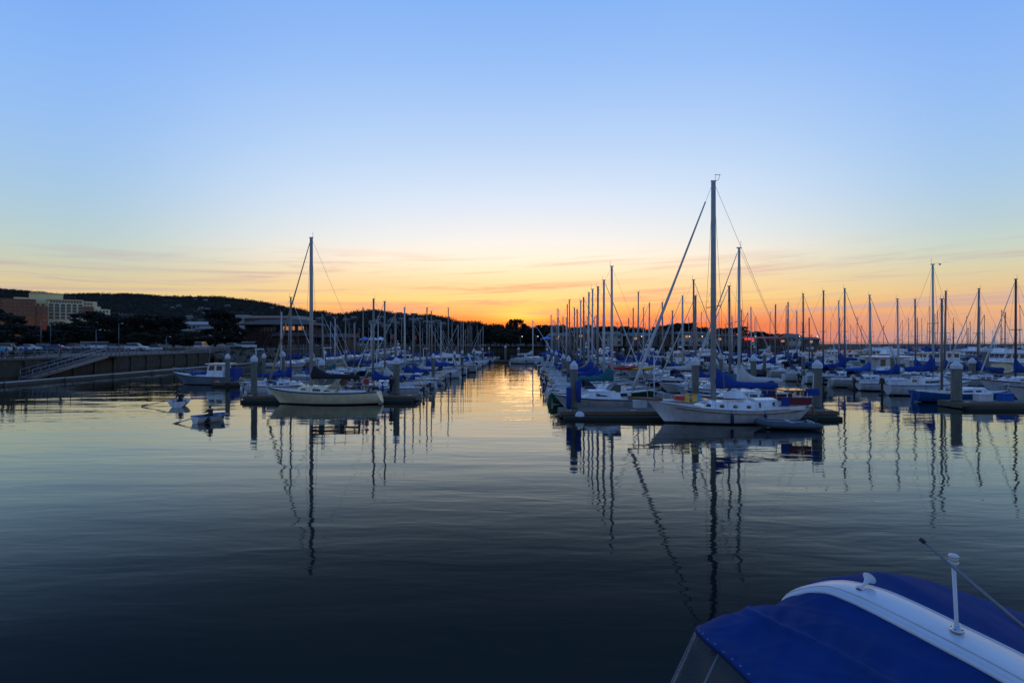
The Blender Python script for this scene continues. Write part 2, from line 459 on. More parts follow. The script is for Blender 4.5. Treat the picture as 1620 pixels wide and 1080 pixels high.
def sailboat(p, detail=1):
    """p: dict of sizes; returns root empty"""
    L = p.get('L', 9); B = p.get('B', L * .31)
    H = Hull(L, B, p.get('Fb', L * .135), p.get('Fm', L * .1), p.get('Fs', L * .105), p.get('rake', L * .13), p.get('so', .25), p.get('tw', .6), p.get('tm', .42),
             zb=-.35, sternz=p.get('sternz', .08), nt=p.get('nt', 12))
    root = empty(p.get('name', 'sailboat'), label=p.get('label'), cat='sailboat')
    cov = p.get('cover', CB); hullm = p.get('hull', HW)
    H.build_hull(root, [hullm, p.get('boot', BOOT), p.get('stripe', hullm)])
    H.deckmesh(root, DECK, cock=p.get('cock', (.1, .33)), depth=.4)
    H.toerail(root, p.get('railm', TEAK if p.get('teak') else ALU), r=.022)
    ct0, ct1, cw, ch = p.get('cabin', (.34, .72, B * .62, .42))
    b = trunk_box(MB(), H, ct0, ct1, cw, ch, slope=.4, rise=.08)
    cab = b.build('cabin', p.get('cabm', W), root)
    side_windows(root, H, p.get('wins', [(ct0 + .03, ct0 + .12, .35, .8), (ct0 + .15, ct0 + .25, .38, .8)]), cw, ch)
    # hatch and companionway
    b = MB().box((H.X(ct0) + .35, 0, H.sheer(ct0) + ch + .14), (.8, .6, .07)); b.build('hatch', W2, root)
    b = MB().box((H.X(ct0) + .02, 0, H.sheer(ct0) + ch * .45), (.05, .5, ch * .8), ry=.1); b.build('companionway_door', TEAK, root)
    b = MB().box((H.X(.66), 0, H.sheer(.66) + (ch if .66 < ct1 - .03 else .1) + .06), (.5, .5, .05)); b.build('deck_hatch', GLASS, root)
    # coamings
    for s_ in (1, -1): MB().box((H.X(.21), s_ * B * .30, H.sheer(.21) + .1), (L * .24, .1, .2)).build('cockpit_coaming', W, root)
    # mast + rig
    mt = p.get('mast_t', .56); mx = H.X(mt); zt = p.get('mast_h', L * 1.28); zd = H.sheer(mt) + ch * .6
    mr = p.get('mr', .075)
    b = MB().tube([(mx, 0, zd), (mx, 0, zt * .5), (mx, 0, zt)], [mr, mr, mr * .82], 8); b.box((mx, 0, zt + .02), (.32, .1, .06)); b.tube([(mx - .12, 0, zt), (mx - .12, 0, zt + .45)], .012, 4)
    mast = b.build('mast', p.get('mastm', ALU), root)
    sh = []
    for f, ww in p.get('spr', [(.55, .85)]):
        b = MB().tube([(mx, -B * .5 * ww * .62, zt * f), (mx, B * .5 * ww * .62, zt * f)], .03, 5); b.build('spreader', p.get('mastm', ALU), mast); sh.append((f, B * .5 * ww * .62))
    wr = p.get('wr', .009)
    b = MB()
    for s_ in (1, -1):
        pts = [(mx - .1, s_ * H.beam(mt) * .93, H.sheer(mt))] + [(mx, s_ * y, zt * f) for f, y in sh] + [(mx, s_ * .05, zt)]
        b.tube(pts, wr, 3, caps=False)
        b.tube([(mx - .35, s_ * H.beam(mt) * .93, H.sheer(mt)), (mx, s_ * .05, zt * sh[0][0])], wr, 3, caps=False)
    b.tube([(H.X(0.02), 0, H.sheer(0)), (mx, 0, zt)], wr, 3, caps=False)
    bowx = H.X(1) - .05 if not p.get('bowsprit') else H.X(1) + p['bowsprit']
    bz = H.sheer(1) + (.05 if not p.get('bowsprit') else .12)
    b.tube([(bowx, 0, bz), (mx, 0, zt)], wr, 3, caps=False)
    b.build('rigging', WIRE, root)
    if p.get('bowsprit'):
        MB().tube([(H.X(.93), 0, H.sheer(.95) + .1), (bowx + .1, 0, bz + .02)], .09, 8).build('bowsprit', TEAK, root)
    if p.get('jib'):
        b = MB(); n = 10; pts = []; rs = []
        for i in range(n + 1):
            u = i / n * p.get('jtop', .93) + .035
            pts.append((bowx + (mx - bowx) * u, 0, bz + (zt - bz) * u)); rs.append(p['jib'] * (1 - .72 * u) * random.uniform(.92, 1.08))
        b.tube(pts, rs, 8); b.lathe([(.1, 0), (.13, .05), (.13, .12), (.1, .16)], (bowx, 0, bz + .12))
        b.build('furled_jib', p.get('jibm', CW), root)
    # boom and cover
    bl = p.get('boom', L * .36); bz2 = p.get('boomz', zd + .75)
    MB().tube([(mx - .05, 0, bz2), (mx - bl, 0, bz2 + .02)], .055, 6).build('boom', p.get('mastm', ALU), root)
    if cov: sail_cover(root, cov, mx, bz2, bl * .98, tall=p.get('ctall', 1.15), seed=int(L * 10))
    # rails
    b = MB(); rh = .58; tt = [.04, .16, .28, .4, .52, .64, .76, .88]
    for s_ in (1, -1):
        prev = None
        for t in tt:
            x, y, z = H.X(t), s_ * H.beam(t) * .95, H.sheer(t)
            b.tube([(x, y, z), (x, y, z + rh)], .014, 4)
        for hh in (.3, rh):
            b.tube([(H.X(t), s_ * H.beam(t) * .95, H.sheer(t) + hh) for t in tt], .008 if hh < .5 else .01, 3, caps=False)
        b.tube([(H.X(.88), s_ * H.beam(.88) * .95, H.sheer(.88) + rh), (H.X(.97), s_ * .12, H.sheer(.97) + rh + .04), (H.X(1) + .05, 0, H.sheer(1) + rh + .05)], .018, 4)
        b.tube([(H.X(.04), s_ * H.beam(.04) * .95, H.sheer(.04) + rh), (H.X(0.0), s_ * H.beam(0) * .7, H.sheer(0) + rh), (H.X(0), 0, H.sheer(0) + rh)], .018, 4)
    b.tube([(H.X(1) - .05, 0, H.sheer(1)), (H.X(1) + .05, 0, H.sheer(1) + rh + .05)], .016, 4)
    b.build('guard_rail', STEEL, root)
    if p.get('dodger'):
        b = MB(); secs = []
        for i in range(6):
            u = i / 5; x = H.X(ct0) - .35 + 1.0 * u; hh = .75 * math.sin(math.pi * .5 * (1 - u * .95)) + .02; ww = cw * .5
            z = H.sheer(ct0) + ch * .75
            secs.append([(x, -ww, z), (x, -ww * .9, z + hh * .75), (x, -ww * .5, z + hh), (x, 0, z + hh * 1.05), (x, ww * .5, z + hh), (x, ww * .9, z + hh * .75), (x, ww, z)])
        b.loft(secs, 0, closed=False); b.build('dodger', p['dodger'], root)
    if p.get('outboard'):
        outboard(root, H.X(0) - .28, 0, .75)
    elif p.get('kicker'):
        MB().box((H.X(0) - .1, B * .2, .7), (.25, .3, .25)).build('motor_bracket', RUB, root); outboard(root, H.X(0) - .35, B * .2, .7, .8)
    if p.get('radome'):
        MB().lathe([(.03, 0), (.24, .03), (.27, .1), (.2, .2), (.02, .23)], (mx + .32, 0, zt * .42), 10).box((mx + .15, 0, zt * .42), (.3, .08, .05)).build('radar_dome', W, mast)
    if p.get('buoyring'):
        c = (H.X(.03) - .05, -B * .28, H.sheer(0) + .45)
        MB().tube([(c[0], c[1] + .22 * math.cos(a), c[2] + .24 * math.sin(a)) for a in [-.9 + i * math.pi * 1.55 / 9 for i in range(10)]], .065, 6).build('horseshoe_buoy', p['buoyring'], root)
    for t_ in p.get('fend', (.35, .55)):
        for s_ in (1, -1):
            x, y, z = H.X(t_), s_ * (H.beam(t_) + .1), H.sheer(t_)
            MB().tube([(x, y, z - .75), (x, y, z - .7), (x, y, z - .22), (x, y, z - .16), (x, y * .93, z + .1)], [.03, .11, .11, .02, .008], 6).build('fender', p.get('fendm', CN), root)
    if p.get('rudder', True) and not p.get('outboard'):
        MB().box((H.X(0) - .05, 0, .25), (.3, .05, 1.0), ry=.2).build('rudder', hullm, root)
    if p.get('wheel'):
        b = MB(); c = (H.X(.14), 0, H.sheer(.14) + .35)
        b.tube([(c[0], .35 * math.cos(a), c[2] + .35 * math.sin(a)) for a in [i * math.pi / 6 for i in range(13)]], .018, 4)
        b.tube([(c[0] + .1, 0, H.sheer(.14) - .38), (c[0] + .1, 0, c[2] + .1)], .07, 6); b.build('steering_wheel', STEEL, root)
    return root, H
def outboard(root, x, y, z, s=1.0, name='outboard_motor'):
    b = MB()
    b.loft([[(x - .18 * s, y - .14 * s, z + .08 * s), (x - .18 * s, y + .14 * s, z + .08 * s), (x - .12 * s, y + .1 * s, z + .5 * s), (x - .12 * s, y - .1 * s, z + .5 * s)],
            [(x + .2 * s, y - .13 * s, z + .08 * s), (x + .2 * s, y + .13 * s, z + .08 * s), (x + .16 * s, y + .09 * s, z + .42 * s), (x + .16 * s, y - .09 * s, z + .42 * s)]], 0, smooth=False)
    b.box((x, y, z - .3 * s), (.16 * s, .1 * s, .8 * s)); b.box((x - .08 * s, y, z - .72 * s), (.4 * s, .12 * s, .1 * s))
    b.tube([(x + .15 * s, y, z + .15 * s), (x + .5 * s, y, z + .25 * s)], .03 * s, 5)
    o = b.build(name, RUB, root)
    return o
def motorboat(p):
    L = p.get('L', 8); B = p.get('B', L * .34)
    H = Hull(L, B, p.get('Fb', L * .16), p.get('Fm', L * .12), p.get('Fs', L * .11), p.get('rake', L * .15), -.05, .86, .45, zb=-.3, sternz=-.3, chine=True, nt=12)
    root = empty(p.get('name', 'motor_cruiser'), label=p.get('label'), cat=p.get('cat', 'motor boat'))
    hm = p.get('hull', HW)
    H.build_hull(root, [hm, p.get('boot', BOOT), p.get('stripe', hm)])
    H.deckmesh(root, DECK, cock=(.04, p.get('ck', .34)), depth=.5)
    H.toerail(root, p.get('railm', RUB), r=.03, name='rub_rail', dz=-.05)
    st = p.get('style', 'cuddy')
    t0, t1 = p.get('cabin', (.36, .74)); cw = B * .66; ch = p.get('ch', .45)
    trunk_box(MB(), H, t0, t1, cw, ch, slope=.7, rise=.15).build('cabin', W, root)
    side_windows(root, H, [(t0 + .12, t0 + .24, .4, .8)], cw, ch)
    if st in ('cuddy', 'express'):
        # raked windscreen
        x0 = H.X(t0 + .1); z0 = H.sheer(t0) + ch + .12; hw = cw * .46
        pts = [(x0 - .75, -hw), (x0 + .15, -hw * .85), (x0 + .35, 0), (x0 + .15, hw * .85), (x0 - .75, hw)]
        vs = [(x, y, z0 - .12) for x, y in pts] + [(x - .45 if i not in (0, 4) else x - .05, y * .9, z0 + .42) for i, (x, y) in enumerate(pts)]
        MB().add(vs, [(i, i + 1, i + 6, i + 5) for i in range(4)], 0).build('windscreen', GLASS, root)
        b = MB().tube(vs[5:], .022, 5)
        for i in range(5): b.tube([vs[i], vs[i + 5]], .02, 4)
        b.build('windscreen_frame', ALUW, root)
        top = p.get('top')
        if top:
            secs = []
            for i in range(5):
                u = i / 4; x = H.X(.08) + (x0 - .3 - H.X(.08)) * u; z = z0 + .75 + .12 * math.sin(math.pi * u); hw2 = B * .42
                secs.append([(x, -hw2, z - .25), (x, -hw2 * .8, z - .02), (x, 0, z + .06), (x, hw2 * .8, z - .02), (x, hw2, z - .25)])
            MB().loft(secs, closed=False).build('bimini_top', top, root)
            b = MB()
            for x in (H.X(.1), x0 - .8):
                for s_ in (1, -1): b.tube([(x, s_ * B * .42, H.sheer(.2)), (x, s_ * B * .42, z0 + .5)], .018, 4)
            b.build('bimini_frame', STEEL, root)
            if p.get('sides'):
                b = MB()
                for s_ in (1, -1): b.box(((H.X(.08) + x0 - .3) / 2, s_ * B * .42, z0 + .18), (x0 - .5 - H.X(.08), .02, .66))
                b.box((H.X(.075), 0, z0 + .15), (.02, B * .8, .7)); b.build('canvas_side', top, root)
    if st in ('fly', 'trawler'):
        h2 = p.get('hh', 1.25); z0 = H.sheer(.4)
        hw = B * .4; xa, xb = H.X(p.get('ha', .26)), H.X(p.get('hb', .62))
        b = MB()
        rk = .55 if st == 'fly' else .15
        b.loft([[(xa, -hw, z0 - .1), (xa, hw, z0 - .1), (xa + .02, hw * .92, z0 + h2), (xa + .02, -hw * .92, z0 + h2)],
                [(xb, -hw * .95, z0 - .1), (xb, hw * .95, z0 - .1), (xb - rk, hw * .85, z0 + h2), (xb - rk, -hw * .85, z0 + h2)]], smooth=False)
        b.build('wheelhouse', p.get('housem', W), root)
        b = MB().box(((xa + xb) / 2 - .25, 0, z0 + h2 + .03), (xb - xa + .7, B * .86, .07)); b.build('roof', W, root)
        nw = p.get('nw', 3)
        for i in range(nw):
            u0 = (i + .15) / nw; u1 = (i + .85) / nw
            for s_ in (1, -1):
                vs = []
                for u, v in ((u0, .5), (u1, .5), (u1 - (.06 if i == nw - 1 else 0), .88), (u0, .88)):
                    x = xa + (xb - rk * v - xa) * u; y = s_ * (hw * (1 - .08 * v - .04 * u) + .012)
                    vs.append((x, y, z0 + h2 * v))
                if s_ > 0: vs = vs[::-1]
                vs += [(a, b_ - s_ * .03, c) for a, b_, c in vs]
                MB().add(vs, [(0, 1, 2, 3), (4, 7, 6, 5), (0, 4, 5, 1), (1, 5, 6, 2), (2, 6, 7, 3), (3, 7, 4, 0)]).build('window', GLASS, root)
        for s_ in (-1, 0, 1):
            vs = [(xb + .012 - rk * v, s_ * hw * .58 + q * hw * .25, z0 + h2 * v) for q, v in ((-1, .5), (1, .5), (1, .88), (-1, .88))]
            vs += [(x - .04, y, z) for x, y, z in vs]
            MB().add(vs, [(0, 1, 2, 3), (4, 7, 6, 5), (0, 4, 5, 1), (1, 5, 6, 2), (2, 6, 7, 3), (3, 7, 4, 0)]).build('window', GLASS, root)
        if st == 'fly':
            zf = z0 + h2 + .07
            b = MB(); hw2 = B * .36
            secs = []
            for u in (0, .5, 1):
                x = xa + .1 + (xb - rk - xa - .2) * u; hh = .35 + .3 * u
                secs.append([(x, -hw2, zf), (x - .05, -hw2 * .95, zf + hh), (x - .05, -hw2 * .85, zf + hh), (x, -hw2 * .85, zf + .05), (x, hw2 * .85, zf + .05), (x - .05, hw2 * .85, zf + hh), (x - .05, hw2 * .95, zf + hh), (x, hw2, zf)])
            b.loft(secs, smooth=False, caps=False)
            x = xb - rk - .1
            b.add([(x, -hw2, zf), (x, hw2, zf), (x - .3, hw2 * .9, zf + .8), (x - .3, -hw2 * .9, zf + .8)], [(0, 1, 2, 3)])
            b.build('flybridge', W, root)
            if p.get('top'):
                b = MB().box(((xa + xb) / 2 - .3, 0, zf + 1.75), (1.9, B * .66, .05)); b.build('bimini_top', p['top'], root)
                b = MB()
                for q in (-.8, .8):
                    for s_ in (1, -1): b.tube([((xa + xb) / 2 - .3 + q * .7, s_ * hw2, zf + .1), ((xa + xb) / 2 - .3 + q, s_ * B * .31, zf + 1.75)], .02, 4)
                b.build('bimini_frame', STEEL, root)
        if p.get('mastp'):
            x = xa + .5; zz = z0 + h2
            b = MB().tube([(x, 0, zz), (x, 0, zz + p['mastp'])], .05, 6); b.tube([(x, -.6, zz + p['mastp'] * .7), (x, .6, zz + p['mastp'] * .7)], .03, 5)
            b.lathe([(.02, 0), (.25, .02), (.28, .1), (.2, .2), (.02, .24)], (x + .2, 0, zz + p['mastp'] * .72)); b.build('radar_mast', W, root)
    if p.get('arch'):
        x = H.X(.2); z = H.sheer(.2)
        b = MB().tube([(x - .3, -B * .46, z), (x + .1, -B * .42, z + 1.5), (x + .15, 0, z + 1.65), (x + .1, B * .42, z + 1.5), (x - .3, B * .46, z)], .07, 6); b.build('radar_arch', W, root)
    # bow rail
    b = MB()
    tt = [.5, .6, .7, .8, .9]
    for s_ in (1, -1):
        for t in tt: b.tube([(H.X(t), s_ * H.beam(t) * .92, H.sheer(t)), (H.X(t), s_ * H.beam(t) * .92, H.sheer(t) + .5)], .014, 4)
        b.tube([(H.X(t), s_ * H.beam(t) * .92, H.sheer(t) + .5) for t in tt] + [(H.X(1) + .1, 0, H.sheer(1) + .55)], .017, 4)
    b.build('bow_rail', STEEL, root)
    if p.get('outboard'): outboard(root, H.X(0) - .25, 0, .75, 1.3)
    if p.get('antenna', 1):
        b = MB().tube([(H.X(.4), B * .35, H.sheer(.4) + .6), (H.X(.36), B * .35, H.sheer(.4) + 3.4)], .014, 4); b.build('antenna', ALUW, root)
    return root, H
def dinghy(name, L, B, hm, inner, label):
    H = Hull(L, B * 1.12, .5, .42, .44, .18, 0, .82, .55, zb=-.12, sternz=-.1, nt=10)
    root = empty(name, label=label, cat='rowing boat')
    H.build_hull(root, [hm, hm, W])
    # inner skin
    b = MB(); ts = [i / 10 for i in range(11)]; secs = []
    for t in ts:
        s_ = []
        for f in (-1, -.7, -.4, 0, .4, .7, 1):
            z = H.sheer(t) - (.3 * (1 - f ** 4)) * (1 if .03 < t < .97 else .1)
            s_.append((H.X(t) * .985, f * H.beam(t) * .95, z))
        secs.append(s_)
    b.loft(secs, closed=False); b.build('inner_hull', inner, root)
    H.toerail(root, inner, r=.03, name='gunwale')
    for t in (.2, .5, .75):
        MB().box((H.X(t), 0, H.sheer(t) - .1), (.22, H.beam(t) * 1.8, .03)).build('thwart', TEAK, root)
    return root, H
def inflatable(label):
    root = empty('inflatable_dinghy', label=label, cat='inflatable dinghy')
    L, B = 3.4, 1.6; r = .21
    pts = [(-L / 2, B / 2 - r), (0, B / 2 - r), (L * .28, B / 2 - r - .03), (L * .42, B * .22), (L * .5, 0), (L * .42, -B * .22), (L * .28, -B / 2 + r + .03), (0, -B / 2 + r), (-L / 2, -B / 2 + r)]
    z = [.22, .22, .25, .32, .38, .32, .25, .22, .22]
    MB().tube([(-L / 2 - .28, B / 2 - r, .24)] + [(a, b, c) for (a, b), c in zip(pts, z)] + [(-L / 2 - .28, -B / 2 + r, .24)], [.04] + [r] * 9 + [.04], 10).build('tube', PVC, root)
    MB().box((-.1, 0, .1), (L * .8, B - 2 * r, .05)).build('floor', mat('dinghy_floor', (.3, .32, .34), .7), root)
    MB().box((-L / 2 + .25, 0, .27), (.05, B - 2 * r, .4)).build('transom', W2, root)
    MB().box((-.2, 0, .42), (.22, B - .3, .03)).build('thwart', W2, root)
    outboard(root, -L / 2 - .02, 0, .5, .8)
    for s_ in (1, -1): MB().tube([(-.8, s_ * .62, .46), (1.0, s_ * .55, .5)], .022, 5).box((1.15, s_ * .54, .5), (.35, .1, .02)).build('oar', ALUW, root)
    return root
# ------------------------------------------------------------------ water
def water_mat():
    m = bpy.data.materials.new('harbour_water'); m.use_nodes = True
    t = m.node_tree; b = t.nodes['Principled BSDF']
    b.inputs['Base Color'].default_value = (.004, .009, .010, 1); b.inputs['Roughness'].default_value = .035; b.inputs['IOR'].default_value = 1.33; b.inputs['Specular IOR Level'].default_value = .08
    co = t.nodes.new('ShaderNodeTexCoord')
    def layer(scale, sx, sy, rot, det, dist):
        mp = t.nodes.new('ShaderNodeMapping'); mp.inputs['Rotation'].default_value = (0, 0, rot); mp.inputs['Scale'].default_value = (sx, sy, 1)
        t.links.new(co.outputs['Object'], mp.inputs[0])
        n = t.nodes.new('ShaderNodeTexNoise'); n.inputs['Scale'].default_value = scale; n.inputs['Detail'].default_value = det; n.inputs['Distortion'].default_value = dist
        t.links.new(mp.outputs[0], n.inputs['Vector']); return n.outputs['Fac']
    def mul(a, k):
        x = t.nodes.new('ShaderNodeMath'); x.operation = 'MULTIPLY'; t.links.new(a, x.inputs[0])
        if isinstance(k, float): x.inputs[1].default_value = k
        else: t.links.new(k, x.inputs[1])
        return x.outputs[0]
    def add(a, c):
        x = t.nodes.new('ShaderNodeMath'); x.operation = 'ADD'; t.links.new(a, x.inputs[0]); t.links.new(c, x.inputs[1]); return x.outputs[0]
    a = mul(layer(1.0, .34, 1.15, .2, 2.0, .4), .0145)
    c = mul(layer(1.0, 1.2, 3.6, -.15, 2.0, .2), .0034)
    e = mul(layer(1.0, .1, .38, .2, 1.0, .2), .035)
    patch = layer(1.0, .03, .1, .1, 2.0, .0)
    mr = t.nodes.new('ShaderNodeMapRange'); mr.inputs[1].default_value = .35; mr.inputs[2].default_value = .65; mr.inputs[3].default_value = .35; mr.inputs[4].default_value = 1.5
    t.links.new(patch, mr.inputs[0])
    h = add(mul(add(a, c), mr.outputs[0]), e)
    bu = t.nodes.new('ShaderNodeBump'); bu.inputs['Strength'].default_value = 1.0; bu.inputs['Distance'].default_value = 1.0
    t.links.new(h, bu.inputs['Height'])
    # polarised-light reflectance of water: full at grazing, falling fast towards steep views
    lw = t.nodes.new('ShaderNodeLayerWeight'); lw.inputs['Blend'].default_value = .5; t.links.new(bu.outputs[0], lw.inputs['Normal'])
    def mm(op, a, k):
        x = t.nodes.new('ShaderNodeMath'); x.operation = op
        for q_, v_ in ((0, a), (1, k)):
            if isinstance(v_, (int, float)): x.inputs[q_].default_value = v_
            else: t.links.new(v_, x.inputs[q_])
        return x.outputs[0]
    cz = mm('MULTIPLY', mm('SUBTRACT', 1.0, lw.outputs['Facing']), 1 / .208)
    fr = mm('MULTIPLY_ADD', mm('POWER', 2.71828, mm('MULTIPLY', mm('POWER', mm('MAXIMUM', cz, 0.0), 2.4), -1.0)), .71)
    fr.node.inputs[2].default_value = .014
    gl_ = t.nodes.new('ShaderNodeBsdfGlossy'); gl_.inputs['Roughness'].default_value = .03; gl_.inputs['Color'].default_value = (.94, 1, .97, 1); t.links.new(bu.outputs[0], gl_.inputs['Normal'])
    df = t.nodes.new('ShaderNodeBsdfDiffuse'); df.inputs['Color'].default_value = (.004, .0075, .0085, 1)
    mx = t.nodes.new('ShaderNodeMixShader'); t.links.new(fr, mx.inputs[0]); t.links.new(df.outputs[0], mx.inputs[1]); t.links.new(gl_.outputs[0], mx.inputs[2])
    t.links.new(mx.outputs[0], t.nodes['Material Output'].inputs['Surface']); t.nodes.remove(b)
    return m
S = 9000
o = MB().add([(-S, -S, 0), (S, -S, 0), (S, S, 0), (-S, S, 0)], [(0, 1, 2, 3)]).build('water', water_mat()); tag(o, 'dark rippled harbour water reflecting the sunset', kind='structure')

# ------------------------------------------------------------------ land and hills
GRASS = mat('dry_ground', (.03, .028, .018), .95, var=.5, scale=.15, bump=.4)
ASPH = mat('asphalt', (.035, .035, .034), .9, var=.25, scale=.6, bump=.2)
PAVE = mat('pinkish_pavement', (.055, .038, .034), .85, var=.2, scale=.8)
RIDGE = [(-400, 440), (-100, 450), (0, 457), (50, 461), (100, 465), (150, 464), (200, 464), (260, 469), (310, 468), (350, 469), (400, 476), (450, 486), (490, 494), (540, 496),
         (565, 492), (590, 490), (610, 493), (640, 500), (680, 502), (740, 510), (800, 517), (870, 520), (950, 522), (1000, 524), (1100, 527), (1200, 532), (1290, 539), (1400, 541), (4000, 541)]
RDIST = [(-400, 2000), (300, 1700), (450, 1400), (520, 900), (600, 750), (740, 600), (900, 480), (1200, 420), (1400, 420)]
def shoreY(x):
    if x < -62: return -200
    if x > 118: return 1e6
    return 262 + .05 * x
def land_h(x, y):
    px = 810 + 900 * x / max(y, 1)
    if x > 118 or y < 60: return 2.95
    D = lerp_list(RDIST, px); Hh = CAMH + (540 - lerp_list(RIDGE, px)) * D / 900 - 5 * (D / 1700) ** .5
    u = (y - 300) / (D - 300)
    if u <= 0: return 2.95
    if u > 1: h = Hh * max(.2, 1 - (u - 1) * .9)
    else: h = 2.95 + (Hh - 2.95) * (u ** 1.25)
    h += mnoise.noise(Vector((x * .006, y * .006, 1))) * 5 * min(1, u) * min(1, (Hh / 60))
    # keep every slope in front of the ridge below its skyline
    return min(max(h, 2.95), CAMH + (540 - lerp_list(RIDGE, px)) * max(y, 1) / 900 - 3 * min(1, u)) if u < 1 else h
ys = [60, 80, 100, 117.9] + [118, 150, 200, 240, 263, 275, 300, 330, 360, 400, 440, 480, 520, 560, 600, 660, 720, 800, 900, 1000, 1100, 1200, 1300, 1400, 1500, 1600, 1700, 1800, 2000, 2300, 2700]
b = MB()
def grid(xs, ys):
    vs = [(x, y, land_h(x, y)) for y in ys for x in xs]; n = len(xs)
    b.add(vs, [(j * n + i, j * n + i + 1, (j + 1) * n + i + 1, (j + 1) * n + i) for j in range(len(ys) - 1) for i in range(n - 1)], 0, True)
grid([-2600, -2200, -1900, -1700, -1500, -1350, -1200, -1100, -1000, -900, -800, -720, -640, -580, -520, -460, -400, -350, -300, -260, -220, -190, -160, -140, -120, -100, -90, -80, -70, -62.3], ys)
grid([-62.3, -50, -40, -30, -20, -10, 0, 10, 20, 30, 40, 60, 80, 100, 118], [262, 275, 300, 330, 360, 400, 440, 480, 520, 560, 600, 660, 720, 800, 900, 1100, 1300, 1600])
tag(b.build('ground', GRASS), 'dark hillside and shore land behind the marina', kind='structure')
# forest on the hills: thousands of crowns seen as one mass
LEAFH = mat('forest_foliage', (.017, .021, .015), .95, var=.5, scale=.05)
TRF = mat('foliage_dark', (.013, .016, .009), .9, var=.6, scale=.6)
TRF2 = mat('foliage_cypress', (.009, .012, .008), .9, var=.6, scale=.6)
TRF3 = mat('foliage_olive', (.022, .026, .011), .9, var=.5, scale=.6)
BARK = mat('bark', (.05, .038, .028), .9, var=.4, scale=3, bump=.5)
def np_mesh(name, v, f, m, nper):
    me = bpy.data.meshes.new(name); nf = len(f)
    me.vertices.add(len(v)); me.vertices.foreach_set('co', v.astype(np.float32).ravel())
    me.loops.add(nf * nper); me.loops.foreach_set('vertex_index', f.astype(np.int32).ravel())
    me.polygons.add(nf); me.polygons.foreach_set('loop_start', np.arange(0, nf * nper, nper, dtype=np.int32))
    me.update(calc_edges=True); me.materials.append(m)
    return me
rs = np.random.RandomState(5)
def leaf_cloud(centers, radii, per, size, flat=.75):
    """small triangles spread through lumpy crowns"""
    nC = len(centers); n = nC * per
    c = np.repeat(centers, per, 0); r = np.repeat(radii, per, 0)
    d = rs.normal(size=(n, 3)); d /= np.linalg.norm(d, axis=1)[:, None]
    rad = rs.uniform(.35, 1.0, (n, 1)) ** .6
    p = c + d * rad * r
    s = size * rs.uniform(.5, 1.4, (n, 1)) if np.isscalar(size) else np.repeat(size, per)[:, None] * rs.uniform(.5, 1.4, (n, 1))
    a = rs.normal(size=(n, 3)); a /= np.linalg.norm(a, axis=1)[:, None]
    bb = np.cross(a, d + rs.normal(size=(n, 3)) * .6); bb /= (np.linalg.norm(bb, axis=1)[:, None] + 1e-6)
    v = np.stack([p + a * s, p - a * s * .5 + bb * s * .8, p - a * s * .5 - bb * s * .8], 1).reshape(-1, 3)
    return v, np.arange(n * 3).reshape(-1, 3)
cs = []; rr_ = []; sz = []
def try_pt(x, y, sc=1.0):
    px = 810 + 900 * x / y
    if px < -60 or px > 1330: return
    h = land_h(x, y)
    r = (2.6 + 2.4 * random.random()) * sc
    cs.append((x, y, h + r * .55)); rr_.append((r, r, r * (.8 + .5 * random.random()))); sz.append(.55 * sc * (y / 900) ** .5 + .25)
for i in range(16000):
    px = random.uniform(-50, 760); D = lerp_list(RDIST, px)
    u = random.random() ** .7; y = 330 + (D * 1.03 - 330) * u
    x = (px - 810) * y / 900
    if mnoise.noise(Vector((x * .01, y * .01, 7))) < -.38: continue
    try_pt(x, y, 1.25 if y > 900 else 1.0)
for i in range(2600):   # skyline row
    px = random.uniform(-50, 1290); D = lerp_list(RDIST, px); y = D * random.uniform(.96, 1.03); try_pt((px - 810) * y / 900, y, (1.2 if y > 900 else .72) * random.choice((.7, 1, 1, 1.25)))
for i in range(2600):
    y = random.uniform(300, 460); x = random.uniform(-330, 110); try_pt(x, y, .75)
v, f = leaf_cloud(np.array(cs), np.array(rr_), 26, np.array(sz))
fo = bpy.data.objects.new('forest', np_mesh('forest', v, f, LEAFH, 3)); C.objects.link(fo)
tag(fo, 'dark wooded hillside of closely packed evergreen trees', kind='stuff')
# houses among the trees on the hill
HWALL = mat('house_wall_pale', (.22, .21, .2), .85, var=.15); HROOF = mat('house_roof_grey', (.16, .14, .13), .85, var=.2)
hm1 = MB().box((0, 0, 2.6), (12, 8, 5.2)); hm2 = MB().add([(-6.4, -4.4, 5.2), (6.4, -4.4, 5.2), (6.4, 4.4, 5.2), (-6.4, 4.4, 5.2), (-5.2, 0, 7.4), (5.2, 0, 7.4)], [(0, 1, 5, 4), (1, 2, 5), (2, 3, 4, 5), (3, 0, 4), (3, 2, 1, 0)])
hw = MB()
hs = empty('hillside_house', label='x', cat='house', group='pale houses scattered over the wooded hillside')
hm1.build('wall', HWALL, hs); hm2.build('roof', HROOF, hs)
for k in range(3): MB().box((-3.6 + k * 3.6, -4.02, 3), (1.6, .08, 1.5)).build('window', GLASS, hs)
index_kids(hs)
HP = [(273, 488), (283, 486), (310, 475), (325, 476), (318, 489), (328, 491), (326, 497), (360, 485), (300, 503), (430, 488), (590, 512), (596, 509), (603, 515), (622, 508), (626, 514), (618, 511), (636, 507), (652, 508), (658, 510), (664, 507), (675, 512), (683, 513), (692, 511), (602, 505), (640, 498), (655, 499), (632, 496), (520, 500), (530, 505), (612, 519), (700, 515), (548, 508), (560, 505), (505, 506)]
first = True
HP.sort()
